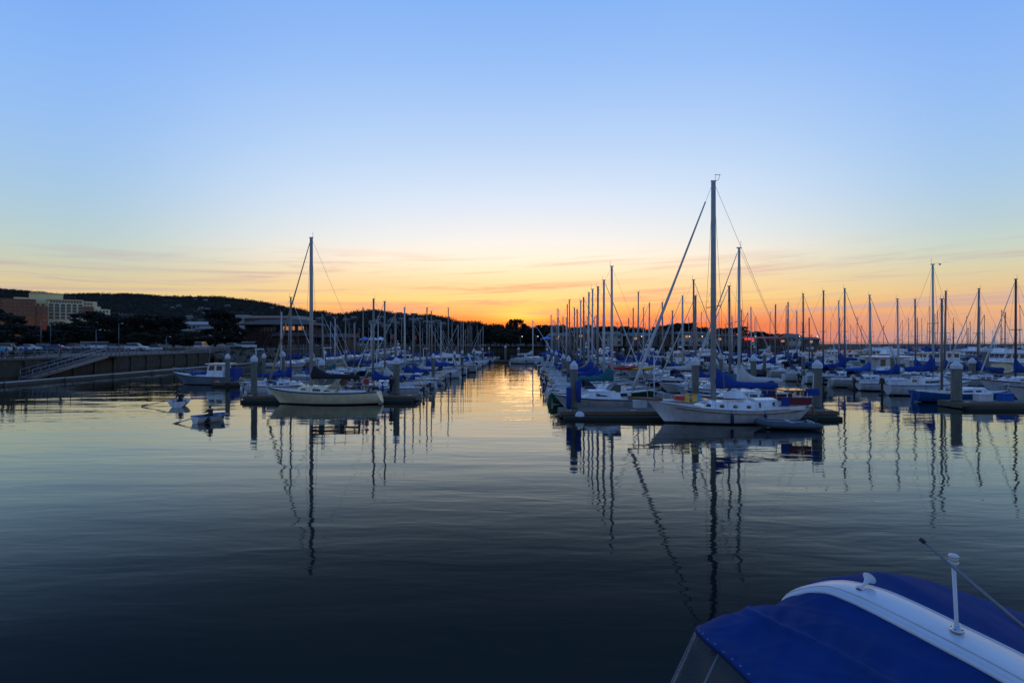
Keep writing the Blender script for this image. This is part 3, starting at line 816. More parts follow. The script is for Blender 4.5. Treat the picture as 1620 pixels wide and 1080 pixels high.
for px, py in HP:
    D = lerp_list(RDIST, px); best = None
    for k in range(60):
        y = 330 + (D - 330) * k / 60; x = (px - 810) * y / 900
        py_ = 540 - (land_h(x, y) + 4 - CAMH) * 900 / y
        if best is None or abs(py_ - py) < best[0]: best = (abs(py_ - py), x, y)
    o = hs if first else copy_tree(hs); first = False
    x, y = best[1], best[2]; sc = .42 + .3 * min(1, y / 1200); o['label'] = 'small pale house among dark hillside trees, %s from the left' % (ORD[HP.index((px, py))] if HP.index((px, py)) else 'first')
    o.location = (x, y, land_h(x, y) + 3.0); o.rotation_euler.z = math.atan2(-x, y) + random.uniform(-.3, .3); o.scale = (sc,) * 3

# ------------------------------------------------------------------ sea wall, promenade, rocks
def wall_run(name, p0, p1, ztop, label, panels):
    root = empty(name, label=label, cat='sea wall')
    d = Vector((p1[0] - p0[0], p1[1] - p0[1], 0)); Ln = d.length; a = math.atan2(d.y, d.x); root.location = (p0[0], p0[1], 0); root.rotation_euler.z = a
    MB().box((Ln / 2, -.0, ztop / 2 - .5), (Ln, .5, ztop + 1.0)).build('wall_core', SEAW, root)
    MB().box((Ln / 2, 0, ztop + .1), (Ln, .8, .2)).build('coping', DOCKM, root)
    n = int(Ln / panels); pm = MB().box((0, 0, 0), (panels * .94, .12, ztop * .5)).build('panel', SEAW, root); pm.location = (panels / 2, -.28, ztop * .5)
    for i in range(1, n):
        c = pm.copy(); C.objects.link(c); c.location.x = panels * (i + .5)
    q = MB().box((0, 0, 0), (.35, .3, ztop + .1)).build('buttress', SEAW, root); q.location = (0, -.38, ztop / 2 - .1)
    for i in range(1, n + 1):
        c = q.copy(); C.objects.link(c); c.location.x = panels * i
    return root
# the wall faces +X (towards the water): run from far to near so that its local -Y side looks at the basin
wall_run('sea_wall', (-62, 48), (-62, 118), 2.75, 'long stained concrete sea wall at the left beside the floating walkway', 4.0).rotation_euler.z = math.pi / 2
wall_run('sea_wall', (-61.5, 150), (-61.5, 262), 2.75, 'far grey sea wall running behind the left boats from the restaurant', 8.0)
wall_run('sea_wall', (-62, 262), (118, 271), 2.75, 'dark sea wall closing the head of the channel', 8.0)
# return wall of the first sea wall
def sheet(name, x0, x1, y0, y1, z, m, label):
    o = MB().add([(x0, y0, z), (x1, y0, z), (x1, y1, z), (x0, y1, z)], [(0, 1, 2, 3)]).build(name, m); tag(o, label, kind='structure'); return o
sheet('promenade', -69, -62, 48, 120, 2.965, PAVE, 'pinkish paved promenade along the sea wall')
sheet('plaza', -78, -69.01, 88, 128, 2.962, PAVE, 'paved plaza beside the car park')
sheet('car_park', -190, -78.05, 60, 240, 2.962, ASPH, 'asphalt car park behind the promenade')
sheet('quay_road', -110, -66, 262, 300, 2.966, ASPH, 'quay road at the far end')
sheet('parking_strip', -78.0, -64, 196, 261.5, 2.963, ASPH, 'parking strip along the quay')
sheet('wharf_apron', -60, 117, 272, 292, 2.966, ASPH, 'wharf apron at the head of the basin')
# shore slab edge 118..150 covered by rock slope
ROCK = mat('riprap_rock', (.10, .088, .07), .95, var=.4, scale=2, bump=.6)
rm = []
for k in range(4):
    bmx = bmesh.new(); bmesh.ops.create_icosphere(bmx, subdivisions=1, radius=1)
    for v_ in bmx.verts: v_.co = v_.co * random.uniform(.7, 1.15); v_.co.z *= .75
    me = bpy.data.meshes.new('boulder'); bmx.to_mesh(me); bmx.free(); me.materials.append(ROCK); rm.append(me)
k = 0
for i in range(150):
    o = bpy.data.objects.new('boulder', random.choice(rm)); C.objects.link(o)
    y = random.uniform(117, 151); u = random.random()
    o.location = (-62.5 + u * 4.6 + random.uniform(-.3, .3), y, 2.9 - u * 3.1); s_ = random.uniform(.45, 1.0); o.scale = (s_, s_, s_); o.rotation_euler = (random.random() * 3, random.random() * 3, random.random() * 6)
    tag(o, 'rough brown boulder in the rock slope between the two left sea walls', 'boulder', 'boulders of the rock slope below the restaurant')
o = MB().add([(-63, 116, 2.9), (-63, 152, 2.9), (-57.8, 152, -.6), (-57.8, 116, -.6)], [(0, 1, 2, 3), (3, 2, 1, 0)]).build('embankment', GRASS); tag(o, 'earth slope under the boulders', kind='structure')
# breakwater right
b = MB(); secs = []
for i in range(70):
    x = 95 + i * 9.5; y = 430 + .06 * i * 9.5; j = random.uniform(-.5, .5)
    secs.append([(x, y - 9, -1), (x, y - 4 + j, 1.8 + j * .6), (x, y - 1.6, 3.2 + j * .3), (x, y + 1.8, 3.2 + j * .3), (x, y + 9, -1)])
b.loft(secs, closed=False, smooth=False); tag(b.build('breakwater', ROCK), 'long dark rock breakwater along the right horizon', 'breakwater')

# railing along the promenade
rl = empty('promenade_railing', (-62.1, 48, 2.98), label='low grey railing along the top of the left sea wall', cat='railing')
for zz in (.45, .8, 1.1): MB().tube([(0, 0, zz), (0, 70, zz)], .03, 5).build('rail', WEATHER, rl)
pm = MB().tube([(0, 0, 0), (0, 0, 1.12)], .04, 6).build('post', WEATHER, rl)
for i in range(1, 36):
    c = pm.copy(); C.objects.link(c); c.location = (0, i * 2, 0)
rl2 = empty('quay_railing', (-61.6, 150, 2.98), label='pale railing along the far left quay', cat='railing')
for zz in (.5, .8, 1.1): MB().tube([(0, 0, zz), (0, 110, zz)], .035, 5).build('rail', WEATHER, rl2)
pm = MB().box((0, 0, .55), (.1, .1, 1.1)).build('post', WEATHER, rl2)
for i in range(1, 56):
    c = pm.copy(); C.objects.link(c); c.location = (0, i * 2, 0)
# ramp down with picket fence at 275-330 px
rp = empty('ramp_fence', (-64.3, 112, 2.97), label='dark picket fence beside the ramp near the end of the left sea wall', cat='fence')
MB().box((0, 9, 1.0), (.06, 18, .06)).build('rail', WEATHER, rp)
pk = MB().box((0, 0, .5), (.05, .12, 1.0)).build('picket', WEATHER, rp)
for i in range(1, 60):
    c = pk.copy(); C.objects.link(c); c.location = (0, i * .3, 0)
# gangway
gw = empty('gangway', label='sloping aluminium gangway from the promenade down to the floating walkway', cat='gangway')
A_, B_ = Vector((-60.6, 84.0, 2.95)), Vector((-60.2, 70.5, .5))
dv = (B_ - A_)
gw.location = A_
def gp(u, side, z): p = dv * u; return (p.x + side * .75, p.y, p.z + z)
MB().add([gp(0, -1, 0), gp(0, 1, 0), gp(1, 1, 0), gp(1, -1, 0), gp(0, -1, -.12), gp(0, 1, -.12), gp(1, 1, -.12), gp(1, -1, -.12)], [(0, 1, 2, 3), (4, 7, 6, 5), (0, 3, 7, 4), (1, 5, 6, 2)]).build('walking_deck', DOCKW, gw)
for s_ in (-1, 1):
    MB().tube([gp(0, s_, 1.1), gp(1, s_, 1.1)], .055, 6).build('top_rail', WEATHER, gw)
    MB().tube([gp(0, s_, .55), gp(1, s_, .55)], .035, 6).build('mid_rail', WEATHER, gw)
    MB().box((dv.x / 2 + s_ * .75, dv.y / 2, dv.z / 2 - .02), (.08, dv.length, .42), rx=math.asin(-dv.z / dv.length)).build('side_beam', WEATHER, gw)
    for i in range(11): MB().tube([gp(i / 10, s_, 0), gp(i / 10, s_, 1.1)], .04, 5).build('post', WEATHER, gw)
ld = empty('gangway_landing', (-61.0, 86.5, 2.95), label='railed landing platform at the top of the gangway', cat='platform')
MB().box((0, 0, -.05), (2.2, 5, .2)).build('platform', DOCKM, ld)
for i in range(6): MB().tube([(1.05, -2.4 + i * .96, 0), (1.05, -2.4 + i * .96, 1.15)], .045, 5).build('post', WEATHER, ld)
for z in (.5, .8, 1.12): MB().tube([(1.05, -2.45, z), (1.05, 2.45, z)], .035, 5).build('rail', WEATHER, ld)
# floating walkway at the foot of the wall
fw = empty('floating_walkway', (-58.9, 86, 0), label='long low floating walkway with a pale edge at the foot of the sea wall', cat='floating dock')
for i in range(9):
    o = MB().box((0, 0, .22), (1.9, 8.5, .4)).build('pontoon', DOCKM, fw); o.location = (i * .18 - .3, -34 + i * 8.6, 0)
    o = MB().box((0, 0, .41), (.14, 8.5, .09)).build('edge_board', CAPW, fw); o.location = (i * .18 - .3 + 1.01, -34 + i * 8.6, 0)

# ------------------------------------------------------------------ trees
def make_crown(kind, seed):
    global rs
    rs = np.random.RandomState(seed); rnd = random.Random(seed)
    cs = []; rr = []
    if kind == 'round':
        for i in range(34):
            a = rnd.uniform(0, 6.28); q = rnd.random() ** .5 * .8; z = rnd.uniform(.2, .9)
            w = math.sin(math.pi * min(1, max(.08, (z - .05) / 1.0))) ** .7 * .5
            cs.append((math.cos(a) * q * w, math.sin(a) * q * w, z)); r = rnd.uniform(.07, .16); rr.append((r, r, r * .75))
        per, s = 130, .03
    elif kind == 'cypress':
        for i in range(38):
            z = rnd.uniform(.12, .97); a = rnd.uniform(0, 6.28); w = .42 * (1 - .55 * z) * rnd.random() ** .5 * (1.0 if z < .8 else .8)
            cs.append((math.cos(a) * w, math.sin(a) * w, z)); r = rnd.uniform(.05, .11); rr.append((r * 1.4, r * 1.4, r * .7))
        per, s = 130, .026
    else:
        for i in range(24):
            z = rnd.uniform(.3, .98); a = rnd.uniform(0, 6.28); w = .32 * (1.05 - z) + .05
            cs.append((math.cos(a) * w * rnd.random(), math.sin(a) * w * rnd.random(), z)); r = rnd.uniform(.04, .09); rr.append((r * 1.3, r * 1.3, r * .6))
        per, s = 110, .022
    v, f = leaf_cloud(np.array(cs), np.array(rr), per, s)
    tb = MB(); tb.tube([(0, 0, -.03), (.01, 0, .25), (-.01, .01, .55), (0, 0, .85)], [.028, .022, .014, .004], 7)
    for c in cs[::2]:
        z0 = max(.15, c[2] - rnd.uniform(.15, .3)); tb.tube([(0, 0, z0), (c[0] * .6, c[1] * .6, (z0 + c[2]) / 2 + .02), c], [.012, .008, .003], 4)
    return v, f, tb
TREEM = {}
for kind, m, n in (('round', TRF, 3), ('cypress', TRF2, 3), ('pine', TRF2, 2), ('olive', TRF3, 2)):
    for i in range(n):
        v, f, tb = make_crown('round' if kind == 'olive' else kind, hash(kind) % 97 * 0 + len(kind) * 10 + i)
        cm = np_mesh('crown', v, f, m, 3)
        to = tb.build('trunk', BARK); tm = to.data; bpy.data.objects.remove(to)
        TREEM[(kind, i)] = (cm, tm)
def tree(kind, i, x, y, z, h, w, label, name=None, group=None):
    cm, tm = TREEM[(kind, i)]
    r = empty(name or {'round': 'broadleaf_tree', 'cypress': 'cypress_tree', 'pine': 'pine_tree', 'olive': 'broadleaf_tree'}[kind], (x, y, z), random.uniform(0, 6.28), label, 'tree', group)
    for nm, me in (('trunk', tm), ('crown', cm)):
        o = bpy.data.objects.new(nm, me); C.objects.link(o); o.parent = r; o.scale = (w, w, h)
    return r
# (px, top y, distance, width px, kind, label)
TR = [(-30, 488, 170, 90, 'round', 'dark tree at the far left edge below the brick hotel wing'),
      (12, 487, 178, 60, 'cypress', 'tall dark tree in front of the left end of the brick hotel wing'),
      (50, 512, 175, 70, 'round', 'low dark tree under the middle of the brick hotel wing'),
      (95, 504, 185, 60, 'round', 'dark tree below the cream hotel block'),
      (118, 497, 190, 34, 'pine', 'pointed dark tree in front of the cream hotel windows'),
      (148, 494, 180, 70, 'cypress', 'broad dark tree in front of the right end of the hotel'),
      (182, 491, 178, 66, 'round', 'dark tree just right of the hotel terraces'),
      (212, 499, 172, 60, 'round', 'dark tree behind the white parked vans'),
      (244, 493, 175, 76, 'round', 'broadest dark tree in the row behind the car park'),
      (274, 502, 170, 60, 'cypress', 'dark tree left of the low white roofs'),
      (300, 520, 165, 44, 'olive', 'low bushy tree before the low white roofs'),
      (340, 490, 172, 56, 'cypress', 'tall dark cypress left of the red restaurant'),
      (362, 494, 176, 46, 'cypress', 'tall dark cypress right beside the white long building'),
      (-5, 520, 150, 60, 'round', 'low dark tree behind the cars at the left edge'),
      (75, 520, 160, 60, 'round', 'low dark tree between the street sign and the vans'),
      (130, 516, 158, 60, 'cypress', 'low dark spreading tree behind the white vans'),
      (228, 522, 150, 50, 'olive', 'low olive tree above the plaza bench'),
      (560, 512, 300, 40, 'round', 'dark tree behind the blue market tents'),
      (590, 516, 310, 44, 'cypress', 'dark tree above the white market tents'),
      (625, 513, 305, 46, 'round', 'round dark tree behind the far parked cars'),
      (655, 516, 300, 46, 'cypress', 'dark tree above the middle of the far parked cars'),
      (690, 514, 300, 46, 'round', 'round dark tree above the right end of the far cars'),
      (722, 511, 296, 46, 'round', 'dark tree behind the far left masts'),
      (750, 513, 290, 40, 'cypress', 'dark tree left of the channel head'),
      (776, 508, 290, 44, 'round', 'dark tree at the left of the channel head'),
      (792, 518, 285, 36, 'olive', 'greenish bushy tree at the channel head'),
      (815, 501, 300, 30, 'round', 'dark round tree standing against the sunset glow'),
      (808, 521, 284, 44, 'olive', 'greenish tree under the sunset at the channel head'),
      (832, 511, 292, 36, 'cypress', 'dark tree right of the sunset glow'),
      (860, 511, 300, 42, 'round', 'dark tree behind the motor boat at the channel head'),
      (890, 510, 310, 44, 'round', 'dark tree behind the first right masts'),
      (925, 513, 310, 46, 'cypress', 'dark tree between the tall right masts'),
      (960, 513, 310, 46, 'round', 'dark tree behind the tall dark mast'),
      (1000, 514, 310, 44, 'round', 'dark tree behind the furled sail'),
      (1056, 513, 320, 50, 'round', 'left tree of the round dark clump right of the furled sail'),
      (1080, 508, 322, 62, 'round', 'highest tree of the round dark clump right of the furled sail'),
      (1104, 513, 320, 48, 'round', 'right tree of the round dark clump by the tall white mast'),
      (1030, 520, 315, 34, 'cypress', 'low dark tree left of the round clump'),
      (1150, 516, 330, 46, 'round', 'dark tree between the two tall thick masts'),
      (1172, 517, 330, 42, 'cypress', 'dark tree behind the second thick mast'),
      (1130, 521, 325, 30, 'cypress', 'low dark tree just right of the tall white mast'),
      (1195, 523, 330, 28, 'round', 'rightmost dark tree above the red roof')]
for j, (px, ty, Y, wpx, kind, lab) in enumerate(TR):
    h = PZ(ty, Y) - 2.9; w = wpx * Y / 900
    kk = {'round': .9, 'olive': .9, 'cypress': .75, 'pine': .62}[kind]
    tree(kind, j % (3 if kind in ('round', 'cypress') else 2), PX(px, Y), Y, 2.9, h / .99, w / kk, lab)
FT = [(872, 517), (900, 519), (915, 515), (940, 518), (975, 519), (988, 516), (1015, 518), (1040, 516), (1068, 512), (1092, 511), (1120, 518), (1160, 519), (1190, 521), (1210, 524), (1228, 526), (1245, 528)]
for j, (px, ty) in enumerate(FT):
    Y = 304 + (j % 3) * 6
    tree(('round', 'cypress')[j % 2], j % 3, PX(px, Y), Y, 2.9, PZ(ty, Y) - 2.9, 44 * Y / 900, 'dark tree %s from the left in the belt behind the wharf buildings' % (ORD[j] if j else 'first'), group='tree belt behind the wharf')
SHR = MB()
# shrubs along the promenade edge
sh_c = [(random.uniform(-78, -70), random.uniform(60, 88), 3.1) for i in range(26)] + [(random.uniform(-72, -63.5), random.uniform(120, 150), 3.0) for i in range(34)] + [(random.uniform(-80, -65), random.uniform(150, 190), 3.0) for i in range(40)] + [(-78 + random.uniform(-.6, .6), random.uniform(90, 200), 3.2) for i in range(60)]
rs = np.random.RandomState(9)
v, f = leaf_cloud(np.array(sh_c), np.array([(1.3, 1.3, .6)] * len(sh_c)), 120, .13)
o = bpy.data.objects.new('ground_cover', np_mesh('ground_cover', v, f, TRF3, 3)); C.objects.link(o); tag(o, 'low dark shrubs and ground cover along the shore', kind='stuff')

# ------------------------------------------------------------------ buildings
CREAMW = mat('stucco_cream', (.72, .6, .32), .85, var=.1, scale=.3, dirt=.15); BRICK = mat('brick_orange', (.33, .12, .05), .9, var=.2, scale=.6, dirt=.2)
WINT = mat('hotel_window', (.03, .07, .09), .12, var=.3); REDW = mat('redwood_cladding', (.04, .014, .009), .8, var=.3, scale=1, stretch=(3, 3, .4)); ROOFD = mat('roof_dark_shingle', (.035, .03, .028), .9, var=.3, scale=1)
WHW = mat('white_render', (.3, .3, .28), .85, var=.1, dirt=.2); REDR = mat('roof_terracotta', (.16, .05, .03), .9, var=.3, scale=1)
LIT = mat('lit_window', (.4, .2, .08), .4, emit=(1, .42, .14), es=.4); BULB = mat('lamp_bulb', (.8, .6, .4), .4, emit=(1, .72, .42), es=5.0)
def block(root, x0, x1, z0, z1, y0, y1, m, part='wall'):
    return MB().box(((x0 + x1) / 2, (y0 + y1) / 2, (z0 + z1) / 2), (x1 - x0, y1 - y0, z1 - z0)).build(part, m, root)
def winrow(root, xs, w, zs, h, y, m=WINT, frame=None):
    for x in xs:
        for z in zs:
            MB().box((x, y - .02, z), (w, .16, h)).build('window', m, root)
            if frame: MB().box((x, y - .1, z - h / 2 - .12), (w + .4, .35, .2)).build('sill', frame, root)
Y0 = 340
def hx(px): return PX(px, Y0)
def hz(py): return PZ(py, Y0)
ht = empty('hotel', (0, 0, 0), label='cream stepped hotel with rows of bluish windows above the trees', cat='building')
block(ht, hx(76), hx(132), 3, hz(474.5), Y0, Y0 + 24, CREAMW); block(ht, hx(46), hx(100), 3, hz(464), Y0 + 8, Y0 + 30, CREAMW); block(ht, hx(23), hx(46) - .05, 3, hz(471), Y0 + 9, Y0 + 30, CREAMW)
block(ht, hx(132) + .05, hx(156), 3, hz(475), Y0 + 2, Y0 + 24, CREAMW); block(ht, hx(150), hx(178), 3, hz(487), Y0 + .5, Y0 + 20, CREAMW); block(ht, hx(150), hx(162), hz(487), hz(483), Y0 + 1, Y0 + 20, CREAMW)
block(ht, hx(74), hx(133), hz(474.5) + .01, hz(473.4), Y0 - .8, Y0 + 24.5, CREAMW, 'cornice')
block(ht, hx(47), hx(101), hz(464) + .01, hz(463), Y0 + 7.5, Y0 + 30.5, CREAMW, 'parapet')
xs = [hx(81 + 9.4 * i) for i in range(6)]
winrow(ht, xs, 2.7, [hz(487.3), hz(491.6)], 1.5, Y0, frame=CREAMW); winrow(ht, xs, 2.5, [hz(482.5), hz(497.3), hz(502.5)], 1.5, Y0)
winrow(ht, [hx(81 + 4.7 * i) for i in range(11)], 1.3, [hz(477.3)], 1.1, Y0)
for i in range(7): block(ht, hx(76.2 + 9.2 * i) - .25, hx(76.2 + 9.2 * i) + .25, hz(506), hz(481), Y0 - .5, Y0 - .01, CREAMW, 'pilaster')
winrow(ht, [hx(136 + 5 * i) for i in range(3)], 1.3, [hz(479), hz(484)], 1.2, Y0 + 2)
winrow(ht, [hx(133.5 + 5 * i) for i in range(4)], 1.4, [hz(490), hz(496)], 1.3, Y0 + .5 if False else Y0 + 2)
winrow(ht, [hx(155 + 6 * i) for i in range(4)], 1.5, [hz(491), hz(497)], 1.2, Y0 + .5)
winrow(ht, [hx(60 + 8 * i) for i in range(2)], 1.4, [hz(482)], 1.3, Y0 + 8)
block(ht, hx(131), hx(149), hz(497), hz(484), Y0 - 1.5, Y0 + 1.9, BRICK, 'brick_bay')
winrow(ht, [hx(134 + 4 * i) for i in range(4)], 1.0, [hz(487), hz(492)], 1.0, Y0 - 1.5)
br = empty('hotel_wing', label='orange brick hotel wing with small windows left of the cream block', cat='building')
block(br, hx(8), hx(57), 3, hz(478), Y0 - 14, Y0 + 6, BRICK); block(br, hx(57) + .05, hx(76), 3, hz(486), Y0 - 12, Y0 - .1, BRICK); block(br, hx(7), hx(58), hz(478) + .01, hz(477), Y0 - 14.3, Y0 + 6.3, BRICK, 'parapet')
sc_ = (Y0 - 14) / Y0
winrow(br, [hx(11 + 7 * i) for i in range(7)], 1.4, [hz(482), hz(487.5), hz(493), hz(499)], 1.1, Y0 - 14, frame=BRICK)
winrow(br, [hx(60 + 7 * i) for i in range(3)], 1.4, [hz(491), hz(497)], 1.1, Y0 - 12)

# turn both hotel blocks to face the harbour
az_ = math.atan2(-hx(95), Y0); P_ = Vector((hx(95), Y0, 0)); M_ = Matrix.Rotation(az_, 3, 'Z') @ Matrix.Diagonal((math.cos(az_), 1, 1))
for rt_ in (ht, br):
    rt_.location = P_ - M_ @ P_; rt_.rotation_euler.z = az_; rt_.scale = (math.cos(az_), 1, 1)

def hip(root, x0, x1, y0, y1, z0, z1, m, over=1.0, inset=.35, part='roof'):
    x0 -= over; x1 += over; y0 -= over; y1 += over; w = (x1 - x0) * inset; d = (y1 - y0) * .45
    MB().add([(x0, y0, z0), (x1, y0, z0), (x1, y1, z0), (x0, y1, z0), (x0 + w, y0 + d, z1), (x1 - w, y0 + d, z1), (x1 - w, y1 - d, z1), (x0 + w, y1 - d, z1), (x0, y0, z0 - .25), (x1, y0, z0 - .25), (x1, y1, z0 - .25), (x0, y1, z0 - .25)],
             [(0, 1, 5, 4), (1, 2, 6, 5), (2, 3, 7, 6), (3, 0, 4, 7), (4, 5, 6, 7), (8, 9, 1, 0), (9, 10, 2, 1), (10, 11, 3, 2), (11, 8, 0, 3), (11, 10, 9, 8)]).build(part, m, root)
Y0 = 196
rt = empty('restaurant', label='dark red wooden restaurant with a broad low roof and lit windows', cat='building')
block(rt, hx(388), hx(482), 2.9, hz(513), Y0, Y0 + 18, REDW); hip(rt, hx(388), hx(482), Y0, Y0 + 18, hz(513), hz(504), ROOFD, 2.4, .2)
block(rt, hx(440), hx(498), 2.9, hz(531), Y0 - 5, Y0 - .05, REDW, 'porch'); hip(rt, hx(440), hx(498), Y0 - 5, Y0, hz(531), hz(526), ROOFD, .6, .1, 'porch_roof')
block(rt, hx(482) + .05, hx(545), 2.9, hz(533), Y0 + 2, Y0 + 16, REDW, 'wing'); hip(rt, hx(484), hx(545), Y0 + 2, Y0 + 16, hz(533), hz(527), ROOFD, .8, .1, 'wing_roof')
for i in range(7): MB().box((hx(450 + i * 4.8), Y0 - .03, hz(519)), (.82, .14, 1.3)).build('window', LIT if i != 4 else GLASS, rt)
for i in range(9): MB().box((hx(398 + i * 5.2), Y0 - .03, hz(521)), (.8, .14, 1.5)).build('window', GLASS, rt)
for i in range(9): block(rt, hx(395 + i * 10.5) - .1, hx(395 + i * 10.5) + .1, 3, hz(514), Y0 - .25, Y0 - .01, REDW, 'post')
for i in range(10): MB().box((hx(490 + i * 5.4), Y0 + 1.97, hz(538)), (.7, .14, 1.0)).build('window', GLASS, rt)
Y0 = 262
wb = empty('long_white_building', label='long white flat-roofed building above the restaurant roof', cat='building')
block(wb, hx(377), hx(470), 3, hz(505), Y0, Y0 + 14, WHW); block(wb, hx(374), hx(388), 3, hz(498), Y0 - 1, Y0 + 10, WHW, 'stair_tower'); block(wb, hx(388) + .05, hx(474), hz(505) + .01, hz(499.5), Y0 - 1.0, Y0 + 15, WHW, 'parapet'); hip(wb, hx(390), hx(462), Y0 - 2, Y0 + 2, hz(504.2), hz(501.5), REDR, .3, .05, 'awning_roof')
for i in range(12): MB().box((hx(393 + i * 6.2), Y0 - .03, hz(507.5)), (1.2, .14, 1.0)).build('window', GLASS, wb)
def simple_building(px0, px1, ytop, yroof, Y, wall, roof, label, name='harbour_building', nwin=5, lit=0, cat='building', zb=2.9):
    r = empty(name, label=label, cat=cat); x0, x1 = PX(px0, Y), PX(px1, Y); d = min(14, (x1 - x0) * .8)
    zt = PZ(yroof, Y)
    block(r, x0, x1, zb, zt, Y, Y + d, wall)
    hip(r, x0, x1, Y, Y + d, zt + .01, PZ(ytop, Y), roof, .6, .12)
    for i in range(nwin):
        x = x0 + (x1 - x0) * (i + .5) / nwin; w = min(1.6, (x1 - x0) / nwin * .6)
        if zt - zb > 3.0: MB().box((x, Y - .03, zt - 1.3), (w, .14, 1.1)).build('window', LIT if (i * 7 + 3) % 5 < lit else GLASS, r)
        if zt - zb > 5.5: MB().box((x, Y - .03, zb + 1.6), (w, .14, 1.4)).build('window', LIT if (i * 5 + 1) % 5 < lit else GLASS, r)
    return r
simple_building(283, 338, 508, 513, 232, WHW, WHW, 'low white flat-roofed building behind the dark trees', nwin=8)
tree('cypress', 1, PX(378, 178), 178, 2.9, PZ(513, 178) - 2.9, 30 * 178 / 900 / .75, 'dark bushy tree hiding the left end of the long white building')
tree('round', 2, PX(392, 172), 172, 2.9, PZ(535, 172) - 2.9, 22 * 172 / 900 / .75, 'low dark tree by the left corner of the red restaurant')
simple_building(308, 345, 516, 520, 215, WHW, HROOF, 'low pale building beside the tall cypress', nwin=5)
GRW = mat('grey_clapboard', (.08, .08, .08), .85, var=.15); BRW = mat('brown_clapboard', (.045, .03, .022), .85, var=.2); TEALR = mat('roof_teal', (.02, .12, .13), .7); REDRF = mat('roof_bright_red', (.32, .02, .015), .7)
WB = [(868, 905, 526, 531, GRW, HROOF, 'grey harbour building with a low grey roof right of the channel head', 1),
      (905, 950, 521, 527, BRW, ROOFD, 'brown wharf building behind the tall right masts', 1),
      (952, 985, 524, 529, WHW, HROOF, 'small white wharf building left of the furled sail', 0),
      (990, 1040, 526, 531, GRW, TEALR, 'grey wharf building with a teal roof under the furled sail', 1),
      (1042, 1070, 523, 529, BRW, ROOFD, 'dark wharf shed left of the long pale wharf building', 0),
      (1072, 1122, 524, 528, WHW, GRW, 'long pale wharf building under the round tree clump', 1),
      (1124, 1172, 528, 532, GRW, ROOFD, 'grey wharf building between the two thick masts', 2),
      (1176, 1243, 532, 535, BRW, REDRF, 'wharf restaurant with a long bright red roof', 3),
      (1245, 1268, 528, 533, WHW, HROOF, 'pale gabled wharf building just right of the red roof', 0),
      (1270, 1296, 533, 536, GRW, HROOF, 'low grey shed at the outer end of the wharf', 1)]
for a in WB:
    wr_ = simple_building(a[0], a[1], a[2], a[3], 276, a[4], a[5], a[6], nwin=max(3, int((a[1] - a[0]) / 9)), lit=min(1, a[7]))
    if 'bright red' in a[6]:
        MB().box((PX(1185, 275.6), 275.5, PZ(536, 275.6)), (4.6, .25, 1.1)).build('neon_band', mat('neon_red', (.5, .03, .02), .5, emit=(1, .05, .02), es=1.0), wr_)
        MB().box((PX(1222, 275.6), 275.6, PZ(536.3, 275.6)), (11, .2, .8)).build('red_fascia', REDRF, wr_)
# wharf deck for the outer buildings
wd = empty('outer_wharf', label='timber wharf on piles carrying the outer harbour buildings', cat='wharf'); block(wd, 118, 152, 2.3, 2.9, 268, 292, DOCKW, 'deck')
for i in range(12): MB().tube([(119 + i * 2.9, 268.6, -1), (119 + i * 2.9, 268.6, 2.29)], .2, 6).build('pile', WEED, wd)
# far left red sign and lamps
def street_lamp(x, y, z, h, label, lit=False, name='street_lamp'):
    r = empty(name, (x, y, z), label=label, cat='street lamp')
    MB().tube([(0, 0, 0), (0, 0, h)], [.1, .06], 6).build('pole', WEATHER, r)
    MB().tube([(0, 0, h - .05), (.5, 0, h + .1), (.9, 0, h + .1)], .04, 5).build('arm', WEATHER, r)
    MB().lathe([(.05, .1), (.2, .02), (.2, -.06), (.03, -.1)], (.9, 0, h + .05), 8).build('lamp_head', BULB if lit else W2, r)
    return r
for px, ty, Y, lab in ((65, 507, 150, 'tall street lamp left of the hanging banner'), (80, 508, 152, 'street lamp between the car park trees'), (152, 522, 130, 'short lamp post at the end of the white vans'), (188, 512, 140, 'street lamp right of the white vans'), (263, 533, 128, 'lamp post at the plaza')):
    street_lamp(PX(px, Y), Y, 2.96, PZ(ty, Y) - 2.96, lab)
BAN = mat('banner_orange', (.45, .07, .03), .8)
for px, py, Y, lab in ((70, 516, 150, 'orange street banner beside the tall lamp at the far left'), (565, 530, 262, 'orange banner right of the restaurant'), (621, 532, 262, 'orange banner behind the far parked cars'), (657, 534, 262, 'small orange banner at the right end of the far cars')):
    r = empty('street_banner', (PX(px, Y), Y, 2.96), label=lab, cat='banner'); z = PZ(py, Y) - 2.96
    MB().tube([(-.9, 0, 0), (-.9, 0, z + 1.4)], .06, 6).build('pole', WEATHER, r); MB().box((0, 0, z), (1.2, .05, 1.9)).build('banner', BAN, r)
LW = ['left end of the wharf', 'teal roof', 'long pale wharf building', 'tall white mast', 'second thick mast', 'left end of the red roof', 'middle of the red roof', 'right end of the red roof']
for i, px in enumerate((880, 935, 1012, 1088, 1108, 1155, 1192, 1225, 1262, 1290, 823, 848)):
    w_ = ['left of the brown wharf building', 'in front of the brown wharf building', 'before the teal roof', 'left of two before the long pale building', 'right of two before the long pale building', 'between the thick masts', 'at the left part of the red roof', 'at the right part of the red roof', 'by the pale gabled building', 'at the outer end of the wharf', 'at the head of the channel', 'just right of the channel head'][i]
    street_lamp(PX(px, 273.5), 273.5, 2.9, 4.6, 'lit wharf lamp ' + w_, True, 'wharf_lamp')
